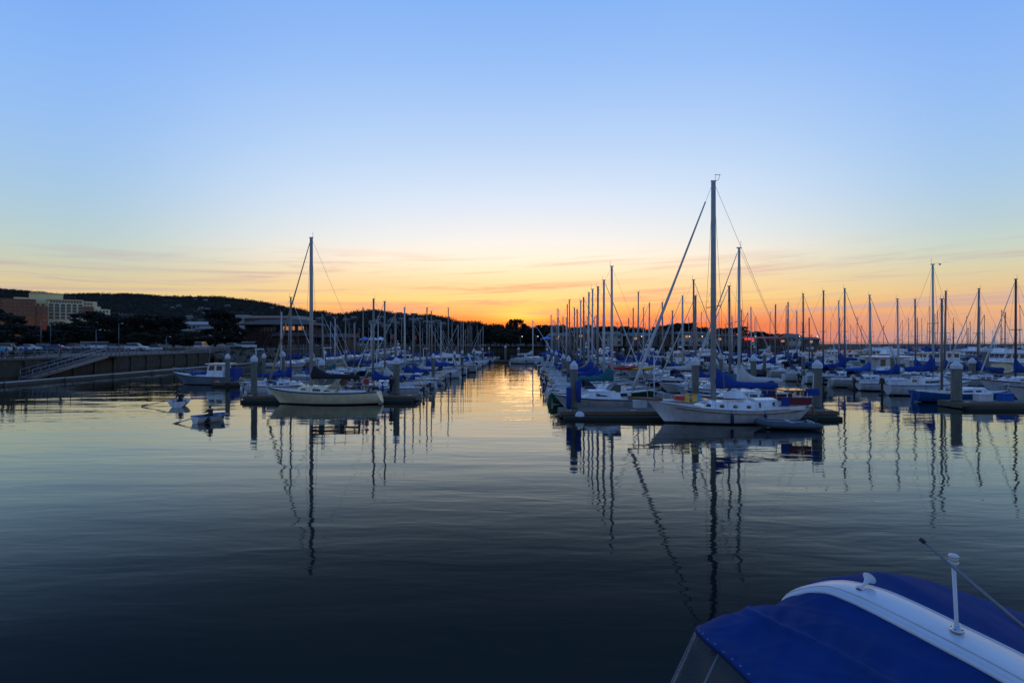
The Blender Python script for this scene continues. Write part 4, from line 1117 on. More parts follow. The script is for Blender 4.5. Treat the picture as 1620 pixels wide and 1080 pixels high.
# market tents
def tent(x, y, z, w, h, m, label):
    r = empty('canopy_tent', (x, y, z), label=label, cat='tent')
    for sx in (-1, 1):
        for sy in (-1, 1): MB().tube([(sx * w / 2, sy * w / 2, 0), (sx * w / 2, sy * w / 2, h)], .05, 5).build('leg', WEATHER, r)
    MB().add([(-w / 2 - .1, -w / 2 - .1, h - .3), (w / 2 + .1, -w / 2 - .1, h - .3), (w / 2 + .1, w / 2 + .1, h - .3), (-w / 2 - .1, w / 2 + .1, h - .3), (-w / 2 - .1, -w / 2 - .1, h), (w / 2 + .1, -w / 2 - .1, h), (w / 2 + .1, w / 2 + .1, h), (-w / 2 - .1, w / 2 + .1, h), (0, 0, h + 1.3)],
             [(0, 1, 5, 4), (1, 2, 6, 5), (2, 3, 7, 6), (3, 0, 4, 7), (4, 5, 8), (5, 6, 8), (6, 7, 8), (7, 4, 8)]).build('canopy', m, r)
TW = mat('tent_white', (.6, .65, .75), .7); TB = mat('tent_blue', (.05, .22, .6), .7)
for i, (px, m, w) in enumerate(((577, TB, 4.4), (590, TW, 4.4), (602, TW, 4), (869, TB, 6))):
    tent(PX(px, 258), 258 if i < 3 else 275, 2.97, w, 3.0 if i < 3 else 3.4, m, ['blue canopy tent by the quay left of the white tents', 'left white canopy tent on the quay', 'right white canopy tent on the quay', 'blue canopy tent at the head of the channel'][i])
# bench and cars
bn = empty('concrete_bench', (PX(244, 118), 118, 2.97), label='long pale bench on the plaza', cat='bench'); MB().box((0, 0, .45), (3.2, .5, .08)).build('seat', CAPW, bn)
for s_ in (-1.2, 1.2): MB().box((s_, 0, .2), (.2, .4, .41)).build('leg', CONC, bn)
MB().box((0, .25, .75), (3.2, .06, .35)).build('backrest', CAPW, bn)
TL = mat('tail_light', (.4, .02, .02), .3); TLL = mat('tail_light_lit', (.6, .02, .02), .3, emit=(1, .05, .02), es=4.0); HLM = mat('head_light', (.6, .6, .6), .2)
def car(kind, paint, label, lit=False):
    r = empty('parked_car' if kind != 'van' else 'parked_van', label=label, cat='car' if kind != 'van' else 'van')
    L, Wd = (4.5, 1.8) if kind != 'van' else (5.2, 2.0)
    prof = {'sedan': [(-2.25, .35), (-2.25, .85), (-1.6, .95), (-1.2, .98), (.75, .98), (1.9, .85), (2.25, .7), (2.25, .35)],
            'suv': [(-2.25, .35), (-2.25, .95), (-2.1, 1.05), (-1.5, 1.06), (.85, 1.06), (2.0, .95), (2.25, .8), (2.25, .35)],
            'van': [(-2.6, .35), (-2.6, 1.1), (-2.5, 1.15), (-1.5, 1.15), (1.6, 1.15), (2.3, 1.0), (2.6, .8), (2.6, .35)]}[kind]
    glass = {'sedan': [(-1.75, .96), (-1.05, 1.42), (.1, 1.45), (.95, .97)], 'suv': [(-2.15, 1.05), (-1.9, 1.68), (.15, 1.72), (1.0, 1.05)], 'van': [(-2.5, 1.14), (-2.35, 2.0), (1.1, 2.05), (1.9, 1.14)]}[kind]
    def ext(b, pf, w0, w1, m=0):
        n = len(pf); b.add([(x, -w0 if z < 1.2 else -w1, z) for x, z in pf] + [(x, w0 if z < 1.2 else w1, z) for x, z in pf], [tuple(range(n)), tuple(range(n, 2 * n))[::-1]] + [(i, i + n, (i + 1) % n + n, (i + 1) % n) for i in range(n)], m)
    b = MB(); ext(b, prof, Wd / 2, Wd / 2); b.build('body', paint, r)
    b = MB(); ext(b, glass, Wd / 2 - .08, Wd / 2 - .25); b.build('windows', GLASS, r)
    g = glass; b = MB().box(((g[1][0] + g[2][0]) / 2, 0, g[1][1] + .03), (g[2][0] - g[1][0] + .15, Wd - .46, .07)); b.build('roof', paint, r)
    for x in (-L * .3, L * .31):
        for s_ in (-1, 1):
            o = MB().lathe([(.1, -.1), (.33, -.1), (.34, 0), (.33, .1), (.1, .1)], (0, 0, 0), 12, M=Matrix.Rotation(math.pi / 2, 4, 'X')).build('wheel', RUB, r); o.location = (x, s_ * (Wd / 2 - .08), .34)
    for s_ in (-1, 1):
        MB().box((L / 2, s_ * Wd * .36, .68), (.06, .3, .14)).build('headlight', HLM, r); MB().box((-L / 2, s_ * Wd * .38, .78), (.06, .26, .18)).build('tail_light', TLL if lit else TL, r)
    return r
PAINT = {'white': mat('car_white', (.6, .62, .65), .3, var=.05), 'silver': mat('car_silver', (.3, .32, .34), .3, metal=.5, var=.05), 'black': mat('car_black', (.015, .015, .018), .2, var=.05), 'blue': mat('car_blue', (.03, .08, .2), .25, var=.05),
         'red': mat('car_red', (.25, .02, .02), .25, var=.05), 'grey': mat('car_grey', (.1, .1, .11), .3, var=.05)}
CP = {}
for k_ in ('sedan', 'suv', 'van'):
    c = car(k_, PAINT['white'], 'x'); index_kids(c); CP[k_] = [c, False]
def place_car(kind, colr, x, y, rz, label, z=2.97):
    p = CP[kind]
    if not p[1]: o = p[0]; p[1] = True; over_done = False
    else: o = copy_tree(p[0])
    for ch in o.children:
        if ch.name.startswith(('body', 'roof')): ch.material_slots[0].link = 'OBJECT'; ch.material_slots[0].material = PAINT[colr]
    o.location = (x, y, z); o.rotation_euler.z = rz; o['label'] = label
    return o
CARS = [(4, 128, 'suv', 'silver', 'silver car at the far left edge of the car park'), (22, 140, 'suv', 'grey', 'grey car with glowing red tail lights near the left edge'), (48, 132, 'sedan', 'white', 'white car right of the car with red tail lights'), (72, 134, 'suv', 'black', 'black car in the left car park before the banner'),
        (92, 130, 'sedan', 'blue', 'long dark blue car in the middle of the car park'), (112, 150, 'suv', 'red', 'red car behind the long dark blue car'), (128, 148, 'sedan', 'silver', 'silver car left of the white vans'), (143, 150, 'van', 'white', 'left white van in the car park'),
        (163, 150, 'van', 'white', 'right white van in the car park'), (182, 150, 'sedan', 'silver', 'small silver car just right of the white vans'), (217, 132, 'suv', 'white', 'white car behind the plaza with pale front'), (248, 138, 'sedan', 'black', 'black car behind the plaza bench'), (319, 138, 'van', 'white', 'bright white van alone near the tall cypress'),
        (370, 165, 'suv', 'silver', 'leftmost silver car beside the restaurant'), (380, 168, 'sedan', 'white', 'white car second from left beside the restaurant'), (390, 166, 'van', 'white', 'white van directly left of the restaurant'), (12, 160, 'van', 'white', 'white van in the back row at the left edge'), (100, 165, 'sedan', 'grey', 'grey car in the back row behind the blue car')]
for px, Y, kd, cc, lab in CARS:
    place_car(kd, cc, PX(px, Y), Y, random.choice((.3, .1, -.2, math.pi + .2)) if kd != 'van' or px != 319 else math.pi / 2 + .2, lab)
bnc = [o for o in bpy.data.objects if o.get('label') == 'grey car with glowing red tail lights near the left edge'][0]
bnc.rotation_euler.z = math.pi / 2 + .3
for ch in bnc.children:
    if ch.name.startswith('tail_light'): ch.material_slots[0].link = 'OBJECT'; ch.material_slots[0].material = TLL
cols = ['white', 'silver', 'white', 'grey', 'white', 'silver', 'blue', 'white', 'black', 'white']
for i in range(26):
    kd = ['sedan', 'suv', 'sedan', 'van'][(i * 7) % 4]; cc = cols[(i * 3) % 10]
    y = 198 + i * 2.35
    place_car(kd, cc, -69.5 + (i % 2) * .6, y, math.pi * (i % 3 == 0) + random.uniform(-.05, .05), '%s parked %s, %s from the restaurant in the line along the far quay' % (cc, 'van' if kd == 'van' else 'car', ORD[i]))['group'] = 'cars parked along the far quay'
# ------------------------------------------------------------------ docks
def pier(x, y0, y1, wdt, fingers, tilt, label, thead=None):
    root = empty('floating_dock', (x, y0, 0), label=label, cat='floating dock')
    root.rotation_euler.z = -math.atan(tilt)
    Ln = y1 - y0
    n = int(Ln / 10)
    for i in range(n): MB().box((0, Ln * (i + .5) / n, .27), (wdt, Ln / n - .06, .42)).build('walkway', DOCKM, root)
    for (yy, side, ln) in fingers:
        b = MB().box((side * (wdt / 2 + ln / 2), yy - y0, .25), (ln - .02, .9, .38)); b.build('finger', DOCKM, root)
    return root
def thead_dock(x0, x1, y, label):
    r = empty('end_dock', ((x0 + x1) / 2, y, 0), label=label, cat='floating dock'); w = x1 - x0
    MB().box((0, 1.2, .28), (w, 2.4, .40)).build('deck', DOCKM, r)
    MB().box((0, -.06, .36), (w, .12, .22)).build('fender_board', DOCKW, r)
    MB().box((0, .1, -.05), (w - .4, 2.0, .5)).build('float', WEED, r)
    for i in range(5):
        xx = -w / 2 + .6 + i * (w - 1.2) / 4
        MB().box((xx, .2, .52), (.35, .07, .06)).box((xx, .2, .49), (.1, .07, .05)).build('cleat', STEEL, r)
    return r
def pile(x, y, top, label, r=.23, group=None):
    root = empty('mooring_pile', (x, y, 0), label=label, cat='pile', group=group)
    MB().tube([(0, 0, .55), (0, 0, top - .62)], r, 8, smooth=False).build('shaft', CONC, root)
    MB().tube([(0, 0, -1.2), (0, 0, .55)], r * 1.03, 8, smooth=False).build('waterline_band', WEED, root)
    MB().lathe([(r * 1.05, top - .62), (r * 1.12, top - .6), (r * 1.12, top - .34), (r * .45, top - .1), (.01, top)], (0, 0, 0), 12, smooth=False).build('cap', CAPW, root)
    return root
# ------------------------------------------------------------------ sailing fleet
sail_protos = []
def mk(p):
    r, H = sailboat(p); index_kids(r); sail_protos.append(dict(root=r, L=p['L'], mh=p['mast_h'], mx=H.X(p.get('mast_t', .56)), used=False, kind='sail', jib=bool(p.get('jib')), dod=bool(p.get('dodger')))); r['label'] = 'x'
random.seed(3)
mk(dict(L=9.0, mast_h=11.0, cover=CB, mr=.115, stripe=HNAVY, buoyring=YELP, kicker=1))
mk(dict(L=8.2, mast_h=10.2, cover=CB, mr=.1, hull=HW, stripe=HRED, dodger=CN, jib=.07, kicker=1, fendm=CW, wins=[(.37, .43, .35, .8), (.45, .51, .35, .8), (.53, .58, .4, .8)]))
mk(dict(L=9.6, mast_h=12.0, cover=CB, mr=.12, jib=.085, jibm=CW, dodger=CB, wheel=1, radome=1, buoyring=ORNP, spr=[(.38, .9), (.68, .7)]))
mk(dict(L=7.4, mast_h=9.2, cover=CB, mr=.09, outboard=True, stripe=HBLUE, wins=[(.4, .56, .4, .8)]))
mk(dict(L=8.8, mast_h=10.8, cover=CB, mr=.105, hull=HW, tw=.35, teak=True, buoyring=CW, dodger=CBK, wins=[(.38, .42, .35, .8), (.45, .49, .35, .8), (.52, .56, .35, .8)], ))
far_protos = []
for k_, (L_, mh_) in enumerate(((9, 11), (8, 10), (10, 12.4))):
    Hh = Hull(L_, L_ * .31, L_ * .135, L_ * .1, L_ * .105, L_ * .13, .25, nt=7)
    rr0 = empty('sailboat', cat='sailboat', label='x'); Hh.build_hull(rr0, [HW, BOOT, HW]); Hh.deckmesh(rr0, DECK)
    trunk_box(MB(), Hh, .34, .72, L_ * .19, .45).build('cabin', W, rr0); side_windows(rr0, Hh, [(.38, .56, .4, .8)], L_ * .19, .45)
    mx_ = Hh.X(.56); mb = MB().tube([(mx_, 0, .9), (mx_, 0, mh_)], [.085, .065], 6); mb.tube([(mx_, -.8, mh_ * .55), (mx_, .8, mh_ * .55)], .03, 4); mb.tube([(mx_, 0, mh_), (Hh.X(1), 0, 1.2)], .012 if k_ != 2 else .06, 4); mb.build('mast', ALU, rr0)
    sail_cover(rr0, CB, mx_, 1.9, L_ * .36, seed=k_)
    index_kids(rr0); far_protos.append(dict(root=rr0, L=L_, mh=mh_, mx=mx_, used=False, kind='sail'))
motor_protos = []
def mkm(p):
    r, H = motorboat(p); index_kids(r); r['label'] = 'x'; motor_protos.append(dict(root=r, L=p['L'], used=False, kind='motor', style=p['style']))
mkm(dict(L=7, style='cuddy', top=CB, outboard=True, name='motor_cruiser'))
mkm(dict(L=8.6, style='express', arch=True, stripe=HNAVY))
mkm(dict(L=10, style='fly', top=CB, stripe=HBLUE))
mkm(dict(L=9.2, style='trawler', mastp=3.4, hull=HW, stripe=HGREEN, hb=.66))
mkm(dict(L=7.6, style='cuddy', top=CN, sides=True, outboard=True))
COVN = {'blue': CB, 'navy': CN, 'black': CBK, 'teal': CT, 'maroon': CM, 'white': CW, 'tan': CTAN, 'yellow': CY, 'bright blue': BRT}
HULN = {'white': HW, 'off-white': W2, 'cream': CREAM, 'blue': HBLUE, 'navy': HNAVY, 'green': HGREEN, 'grey': HGREY}
ROWCNT = {}
def put_boat(P, x, y, heading, s, sz, label, cover='blue', hull='white', group=None, mastm=None):
    over = {}
    if cover != 'blue': over['canvas_blue'] = COVN[cover]
    if hull != 'white': over['hull_white'] = HULN[hull]
    if mastm: over['mast_aluminium'] = mastm
    if not P['used'] and not over: o = P['root']; P['used'] = True
    else: o = copy_tree(P['root'], None, over)
    o.location = (x, y, random.uniform(-.03, .03)); o.rotation_euler = (R(random.uniform(-1.1, 1.1)), R(random.uniform(-.4, .4)), heading); o.scale = (s, s, sz)
    o['label'] = label
    if group: o['group'] = group
    return o
ROWS = {}
def row(key, words, ys, xm, side, tops=None, pm=.3, y_far=105, motor_ok=True, slant=.0, hmax=12.4):
    """xm(y): x of the mast line; side +1: bow to +X"""
    n = 0; rnd = random.Random(key)
    hist = {}
    for i, y in enumerate(ys):
        top = tops.get(i) if tops else None
        head = 0 if side > 0 else math.pi
        flip = rnd.random() < .12
        if flip and top is None: head += math.pi
        head += rnd.uniform(-.03, .03) + slant
        is_m = top is None and rnd.random() < pm
        cov = rnd.choices(['blue', 'navy', 'black', 'teal', 'maroon', 'white', 'tan', 'yellow', 'bright blue'], [58, 10, 4, 3, 3, 8, 4, 2, 8])[0]
        hul = rnd.choices(['white', 'off-white', 'cream', 'blue', 'navy', 'green', 'grey'], [62, 18, 4, 5, 5, 2, 3])[0]
        if is_m:
            P = motor_protos[rnd.randrange(5)]
            word = '%s %s' % (hul, {'cuddy': 'cabin motor boat', 'express': 'cruiser with radar arch', 'fly': 'flybridge motor yacht', 'trawler': 'trawler with short mast'}[P['style']])
            s = rnd.uniform(.9, 1.08); sz = s; x = xm(y) + (-.2 if side > 0 else .2)
        else:
            P = sail_protos[rnd.randrange(5)] if y < y_far else far_protos[rnd.randrange(3)]
            zt = top if top else rnd.uniform(min(8.6, hmax - 2.2), hmax if rnd.random() < .8 else hmax + 1.5)
            s = min(1.12, max(.82, (zt / P['mh']) ** .6)); sz = zt / P['mh']
            if sz / s > 1.25: sz = s * 1.25 if not top else sz
            word = '%s sailboat, %s sail cover' % (hul, cov)
            x = xm(y) - math.cos(head) * P['mx'] * s
        kd = 'motor boat' if is_m else 'sailboat'
        rank = hist.get(kd, 0); hist[kd] = rank + 1
        cnt = '%s %s in %s' % (ORD[rank] if rank else 'nearest', kd, words)
        mm = rnd.choices([None, ALUW, ALUD], [6, 3, 1])[0]
        lab = word + (', ' + cnt)
        put_boat(P, x, y, head, s, (s if is_m else sz), lab, cov, hul, 'boats moored in ' + words, mm)
rng = lambda a, n, d0, dd=0.0: [a + i * d0 + dd * i * i for i in range(n)]
TL_ = .038
# right of the channel: first pier
r1l = lambda y: 8.1 + .02 * (y - 45)
ys1 = [46.2, 51.0, 55.3, 59.5, 63.2, 67.4, 71.6, 76.0, 80.4] + rng(84.6, 19, 3.8)
row('r1l', "the channel's right row", ys1, r1l, 1,
    {0: PZ(422, 46.2), 1: PZ(443, 51), 3: PZ(458, 59.5), 4: PZ(463, 63.2), 5: PZ(470, 67.4), 6: PZ(476, 71.6), 8: PZ(487, 80.4)}, pm=.25)
r1r = lambda y: 19.2 + .02 * (y - 45)
ys2 = [41.6, 47.5, 52, 56.5, 61, 65.4, 70, 74.6] + rng(78.8, 26, 4.0)
row('r1r', "the first right pier's far row", ys2, lambda y: 16.6 if y < 43 else (18.2 if y < 60 else r1r(y)), -1,
    {0: PZ(392, 41.6), 1: PZ(452, 47.5), 3: PZ(468, 56.5), 5: PZ(468, 65.4), 7: PZ(478, 74.6), 9: PZ(480, 83.8)}, pm=.3)
r2l = lambda y: 40.0
row('r2l', "the second right pier's left row", [54, 58.9, 63.6, 68.4, 73.2, 78] + rng(82.4, 22, 4.2), r2l, 1,
    {0: PZ(419, 54), 1: PZ(473, 58.9), 2: PZ(467, 63.6), 3: PZ(457, 68.4), 4: PZ(460, 73.2), 5: PZ(465, 78), 7: PZ(483, 87.5)}, pm=.25)
row('r2r', "the second right pier's far row", [48.6, 53.4, 58.2, 63, 67.8, 72.6, 77.4] + [89.5] + rng(94.2, 18, 4.3), lambda y: 51.5 if y > 50 else 46.4, -1,
    {2: PZ(442, 58.2), 3: PZ(457, 63), 4: PZ(461, 67.8), 5: PZ(473, 72.6)}, pm=.3)
row('r3l', "the third right pier's left row", rng(109, 15, 5.0), lambda y: 72, 1, pm=.55, y_far=125)
row('r3r', "the third right pier's far row", rng(97, 16, 5.2), lambda y: 84, -1, pm=.6, y_far=125)
row('r4l', "the fourth right pier's left row", rng(112, 14, 5.4), lambda y: 102, 1, pm=.55, hmax=14)
row('r4r', "the fourth right pier's far row", rng(114, 13, 5.5), lambda y: 114, -1, pm=.55, hmax=14)
row('r5l', "the fifth right pier's left row", rng(126, 11, 6), lambda y: 134, 1, pm=.5, hmax=15)
row('r5r', "the fifth right pier's far row", rng(128, 11, 6), lambda y: 146, -1, pm=.5, hmax=15)
row('r6', "the outermost right pier's left row", rng(150, 12, 6.5), lambda y: 172, 1, pm=.5, hmax=15)
row('r7', "the outermost right pier's far row", rng(168, 12, 7), lambda y: 205, -1, pm=.5, hmax=16)
row('r8', "the far outer anchorage's near row", [215 + 6 * i for i in range(9)], lambda y: 150 + (y - 215) * 1.9, 1, pm=.4, hmax=15)
row('r9', "the far outer anchorage's back row", [235 + 8 * i for i in range(12)], lambda y: 145 + (y - 235) * 1.7, -1, pm=.4, hmax=15)
# left of the channel
lm = lambda y: -13.2 + .045 * (y - 50)
row('l1r', "the channel's left row", [53.4, 57.6, 61.8, 66.2, 70.6, 75] + rng(79.2, 22, 3.9), lm, -1,
    {0: PZ(473, 53.4), 1: PZ(477, 57.6), 2: PZ(495, 61.8), 3: PZ(486, 66.2), 4: PZ(500, 70.6), 6: PZ(487, 79.4)}, pm=.3, hmax=9.6)
row('l1l', "the left pier's far row", [56.0, 61] + rng(73, 23, 4.2), lambda y: -21.8 if y < 58 else -25 + .045 * (y - 56), 1,
    {0: PZ(470, 56.0), 1: 8.2}, pm=.3, hmax=9.6)
row('l2', "the row below the restaurant wall", rng(112, 22, 5.2), lambda y: -44, 1, pm=.45, hmax=10.5)
pier(12.8, 39.5, 182, 1.8, [(y + 2.2, s_, 6.2) for y in ys1[1::2] for s_ in (-1,)] + [(y + 2.2, 1, 8.0) for y in ys2[1:20:2]], TL_ * .5, 'first floating dock running away right of the channel')
pier(45.8, 46.5, 172, 1.8, [(y, s_, 8.5) for y in rng(61.2, 12, 9.5) for s_ in (-1, 1)], 0, 'second floating dock on the right, behind the blue-hulled sloop')
pier(78, 92, 186, 2, [(y, s_, 10) for y in rng(106.5, 7, 10.2) for s_ in (-1, 1)], 0, 'third floating dock on the right')
pier(108, 108, 190, 2, [(y, s_, 10) for y in rng(114.7, 6, 10.8) for s_ in (-1, 1)], 0, 'fourth floating dock on the right')
pier(140, 120, 196, 2, [(y, s_, 10) for y in rng(129, 6, 12) for s_ in (-1, 1)], 0, 'fifth floating dock on the right')
pier(-18.4, 50.4, 175, 1.6, [(y, 1, 6.4) for y in rng(59.7, 12, 8.8)] + [(y, -1, 8.6) for y in rng(66, 10, 9.4)], .045, 'floating dock running away left of the channel')
pier(-38, 108, 226, 1.8, [(y, -1, 8.6) for y in rng(114.6, 10, 10.4)], 0, 'floating dock below the far left quay')
thead_dock(3.2, 21.6, 37.7, 'end dock behind the big white double-ended sailboat')
thead_dock(-22.8, -8.1, 48.2, 'end dock behind the cream sailboat')
thead_dock(33.8, 60, 42.8, 'end dock at the right edge in front of the blue-hulled sloop')
thead_dock(-4.5, 12, 137.5, 'low dock closing the head of the channel')
thead_dock(-34, -22.5, 64.6, 'finger dock beside the grey-blue fishing boat').scale = (1, .6, 1)
# ------------------------------------------------------------------ piles
PL = [(908, 39.2, 3.8, 'pile with two long blue fenders at the left end of the right dock', .25), (1100, 39.9, 4.05, 'pile rising behind the bow cabin of the big white sailboat', .25), (1293, 39.6, 3.85, 'thick pile just behind the stern of the big white sailboat', .31),
      (402, 49.2, 3.95, 'pile at the left end of the left end dock', .27), (509, 50.8, 3.6, 'pile behind the cabin of the cream sailboat', .26), (627, 49.6, 3.75, 'pile beside the man standing at the right end of the left dock', .28),
      (360, 62.8, 3.8, 'pile beside the stern of the grey-blue fishing boat', .25), (447, 61.5, 4.1, 'pile behind the furled sail of the cream sailboat', .27),
      (1513, 44.0, 3.6, 'thickest pile at the corner of the right edge dock', .36), (1559, 66, 4.5, 'pile second right of the thickest pile', .33), (1538, 63, 3.3, 'short pile just right of the thickest pile', .33), (1414, 75, 3.6, 'pile by the floating shed', .4),
      (1192, 53, 3.9, 'pile right of the second thick mast', .27), (1131, 53.5, 3.6, 'pile just right of the tall white mast', .25), (1296, 66, 4.0, 'far pile above the thick stern pile', .3)]
for px, Y, top, lab, r in PL: pile(PX(px, Y), Y, top, lab, r)
for i, y in enumerate([58.2 + 8.8 * k for k in (0, 1, 3, 5, 8)]):
    pile(5.4 + .03 * (y - 45), y, 3.7, '%s pile along the right edge of the channel' % ORD[i], .22, 'piles along the right edge of the channel')
for i, y in enumerate([60.2 + 8.8 * k for k in (1, 3, 4, 6, 8, 10)]):
    pile(-10.4 + .045 * (y - 50), y, 3.7, '%s pile along the left edge of the channel' % ORD[i], .2, 'piles along the left edge of the channel')
for i, y in enumerate([66 + 9.4 * k for k in (0, 2, 3, 5, 8)]):
    pile(-29.5 + .045 * (y - 50), y, 3.8, '%s pile along the left fairway' % ORD[i], .22, 'piles along the left fairway')
for i, y in enumerate([58.6 + 9.2 * k for k in (0, 3, 6)]):
    pile(23.0, y + 4, 3.8, '%s pile behind the first right pier' % ORD[i], .24, 'piles behind the first right pier')
for i, y in enumerate([61.2 + 9.5 * k for k in (0, 1, 3, 5, 6)]):
    pile(35.6 if i else 36.2, y + 9.5, 3.8, '%s pile along the sterns of the second right pier' % ORD[i], .24, 'piles of the second right pier')
for i, y in enumerate([106 + 10 * k for k in (0, 2, 5)]):
    pile(66.5, y, 4, '%s pile along the third right pier' % ORD[i], .26, 'piles of the third right pier')
for i, (x, y) in enumerate(((-1.6, 138.5), (1.6, 138.8))): pile(x, y, [4.2, 3.7][i], ['tall pile at the head of the channel', 'shorter pile at the head of the channel'][i], .26)
# dock lamps
def dock_lamp(px, ty, Y, label):
    r = empty('dock_lamp', (PX(px, Y), Y, .45), label=label, cat='lamp'); h = PZ(ty, Y) - .45
    MB().tube([(0, 0, 0), (0, 0, h)], .045, 6).build('pole', CAPW, r); MB().box((.3, 0, h), (.75, .14, .1)).build('lamp_head', CAPW, r)
dock_lamp(405, 552, 49.5, 'white dock lamp at the left end pile'); dock_lamp(513, 550, 51, 'white dock lamp behind the cream sailboat'); dock_lamp(596, 553, 63, 'white dock lamp among the left row'); dock_lamp(670, 551, 72, 'white dock lamp in the left row before a blue cover'); dock_lamp(1035, 564, 40.5, 'thin white pole on the right dock')
# ------------------------------------------------------------------ hero boats
random.seed(5)
# big white double-ender
Yb = 35.9
r, H = sailboat(dict(L=10.4, B=3.2, Fb=1.42, Fm=.86, Fs=1.02, rake=1.2, so=.75, tw=.06, tm=.5, sternz=.15, nt=20, boot=BOOT, mast_h=PZ(287, Yb), mast_t=.598, mr=.18, cover=CB, ctall=1.3, boom=4.3, boomz=2.25, cock=(.08, .24), jib=.12, jibm=CW, jtop=.87,
       bowsprit=1.15, cabin=(.27, .7, 2.0, .42), teak=True, wins=[], spr=[(.48, 1.25)], wr=.011, name='sailboat', rudder=False, mastm=mat('mast_grey', (.3, .28, .25), .5, var=.1, scale=3),
       label='big white double-ended sailboat with the tallest mast, tied at the right dock'))
xb = PX(1154, Yb)
r.location = (xb, Yb, 0); r.rotation_euler = (0, 0, math.pi + .02)
def hl(x, z, y): return (x, y, z)
# port lights
for t in (.42, .50, .58, .66):
    for s_ in (-1, 1):
        hwid = min(1.0, H.beam(t) * .72)
        M_ = Matrix.Rotation(math.pi / 2, 4, 'X')
        o = MB().lathe([(.02, -.015), (.13, -.015), (.15, 0), (.13, .015), (.02, .015)], (0, 0, 0), 12, M=M_).build('porthole', GLASS, r); o.location = (H.X(t), s_ * (hwid * .93), H.sheer(t) + .17)
# raised doghouse aft
b = MB(); trunk_box(b, H, .235, .40, 2.05, .62, slope=.3); b.build('doghouse', W, r)
side_windows(r, H, [(.26, .36, .35, .82)], 2.05, .62)
b = MB()
for s_ in (1, -1): b.tube([(H.X(t), s_ * (H.beam(t) + .02), H.sheer(t) - .16) for t in [.06 + .8 * i / 14 for i in range(15)]], .035, 5)
b.build('rub_strake', TEAK, r)
MB().box((H.X(.12), 0, 2.05), (1.5, 1.5, .06)).build('solar_panel', GLASS, r)
b = MB()
for x in (H.X(.06), H.X(.18)):
    for s_ in (1, -1): b.tube([(x, s_ * .7, 1.0), (x, s_ * .7, 2.05)], .025, 5)
b.build('panel_frame', STEEL, r)
for s_ in (1, -1):
    MB().box((H.X(.13), s_ * 1.16, 1.45), (1.5, .03, .45)).build('weather_cloth', CM if s_ > 0 else CM, r)
    MB().box((H.X(.215), s_ * 1.18, 1.42), (.5, .05, .55)).build('side_cloth', CB, r)
b = MB().box((H.X(.02), .5, 1.95), (.85, .3, .42), taper=(.8, .8)); b.build('stern_locker', CB, r)
MB().tube([(H.X(.0) + .1, .3, 1.0), (H.X(0), .3, 3.1)], .035, 6).build('stern_pole', ALUW, r)
b = MB().tube([(H.X(.0) - .1, 0, 1.0), (H.X(0) - .25, 0, .1)], .09, 6); b.build('stern_rudder', TEAK, r)
b = MB()
secs = []
for i in range(7):
    u = i / 6; secs.append([(H.X(.40) + 1.5 * u, y * (math.sin(math.pi * min(.98, max(.06, u))) ** .5), 1.55 + z * (math.sin(math.pi * min(.97, max(.05, u))) ** .6)) for y, z in ((-.55, 0), (-.5, .35), (0, .52), (.5, .35), (.55, 0))])
b.loft(secs, closed=False, caps=False); b.build('upturned_tender', W, r)
# cargo on deck: separate things
def deckthing(name, fn, m, x, y, z, label, cat):
    o = fn().build(name, m); o.location = (xb - x, Yb - y, z); tag(o, label, cat); return o
deckthing('storage_box', lambda: MB().box((0, 0, .14), (.85, .45, .26), taper=(.94, .9)).box((0, 0, .29), (.9, .48, .05)), REDP, H.X(.80), .35, 1.42, 'red storage box on the foredeck of the big white sailboat', 'box')
for dxx, m_, lb in ((.73, YELP, 'right yellow jerrycan before the tall white mast'), (.775, YELP, 'left yellow jerrycan before the tall white mast'), (.69, CYAP, 'light blue water can behind the yellow jerrycans')):
    deckthing('jerrycan', lambda: MB().box((0, 0, .2), (.32, .2, .4), taper=(.85, .9)).tube([(-.1, 0, .4), (-.06, 0, .48), (.08, 0, .48), (.12, 0, .4)], .025, 5).tube([(.12, 0, .4), (.14, 0, .47)], .03, 6), m_, H.X(dxx), .55 if m_ is YELP else .2, 1.36, lb, 'jerrycan')
# windex on the masthead
def gull(px, py, Y, label):
    r_ = empty('seagull', (PX(px, Y), Y, PZ(py, Y)), label=label, cat='bird'); b = MB()
    b.ell((0, 0, 0), (.24, .09, .09), n=8, k=6); b.ell((.22, 0, .07), (.08, .06, .06)); b.tube([(.28, 0, .07), (.37, 0, .05)], [.025, .005], 5); b.tube([(-.2, 0, 0), (-.42, 0, -.01)], [.06, .03], 5); b.build('body', CAPW, r_)
    for s_ in (-1, 1): MB().add([(.08, s_ * .05, .03), (-.12, s_ * .05, .03), (-.05, s_ * .4, .2), (.05, s_ * .38, .2), (-.16, s_ * .72, .12)], [(0, 1, 2, 3), (3, 2, 4), (3, 2, 1, 0), (4, 2, 3)]).build('wing', W2, r_)
    return r_
gull(1487, 418, 56, 'seagull flying above the tall dark mast at the right').rotation_euler.z = 1.1
wv = empty('wind_vane', (PX(1128, Yb) + .1, Yb, PZ(287, Yb)), label='small wind vane on top of the tallest mast', cat='wind vane')
MB().tube([(0, 0, 0), (.25, 0, .1), (.32, 0, .4)], .015, 5).build('wand', WIRE, wv); MB().box((.2, 0, .42), (.35, .02, .03)).build('arrow', WIRE, wv)
# inflatable by the stern
inf = inflatable('grey inflatable dinghy with outboard beside the stern of the big white sailboat')
inf.location = (PX(1243, 33.4), 33.4, .02); inf.rotation_euler = (0, 0, math.pi - .12); inf.scale = (.95, .95, .95)
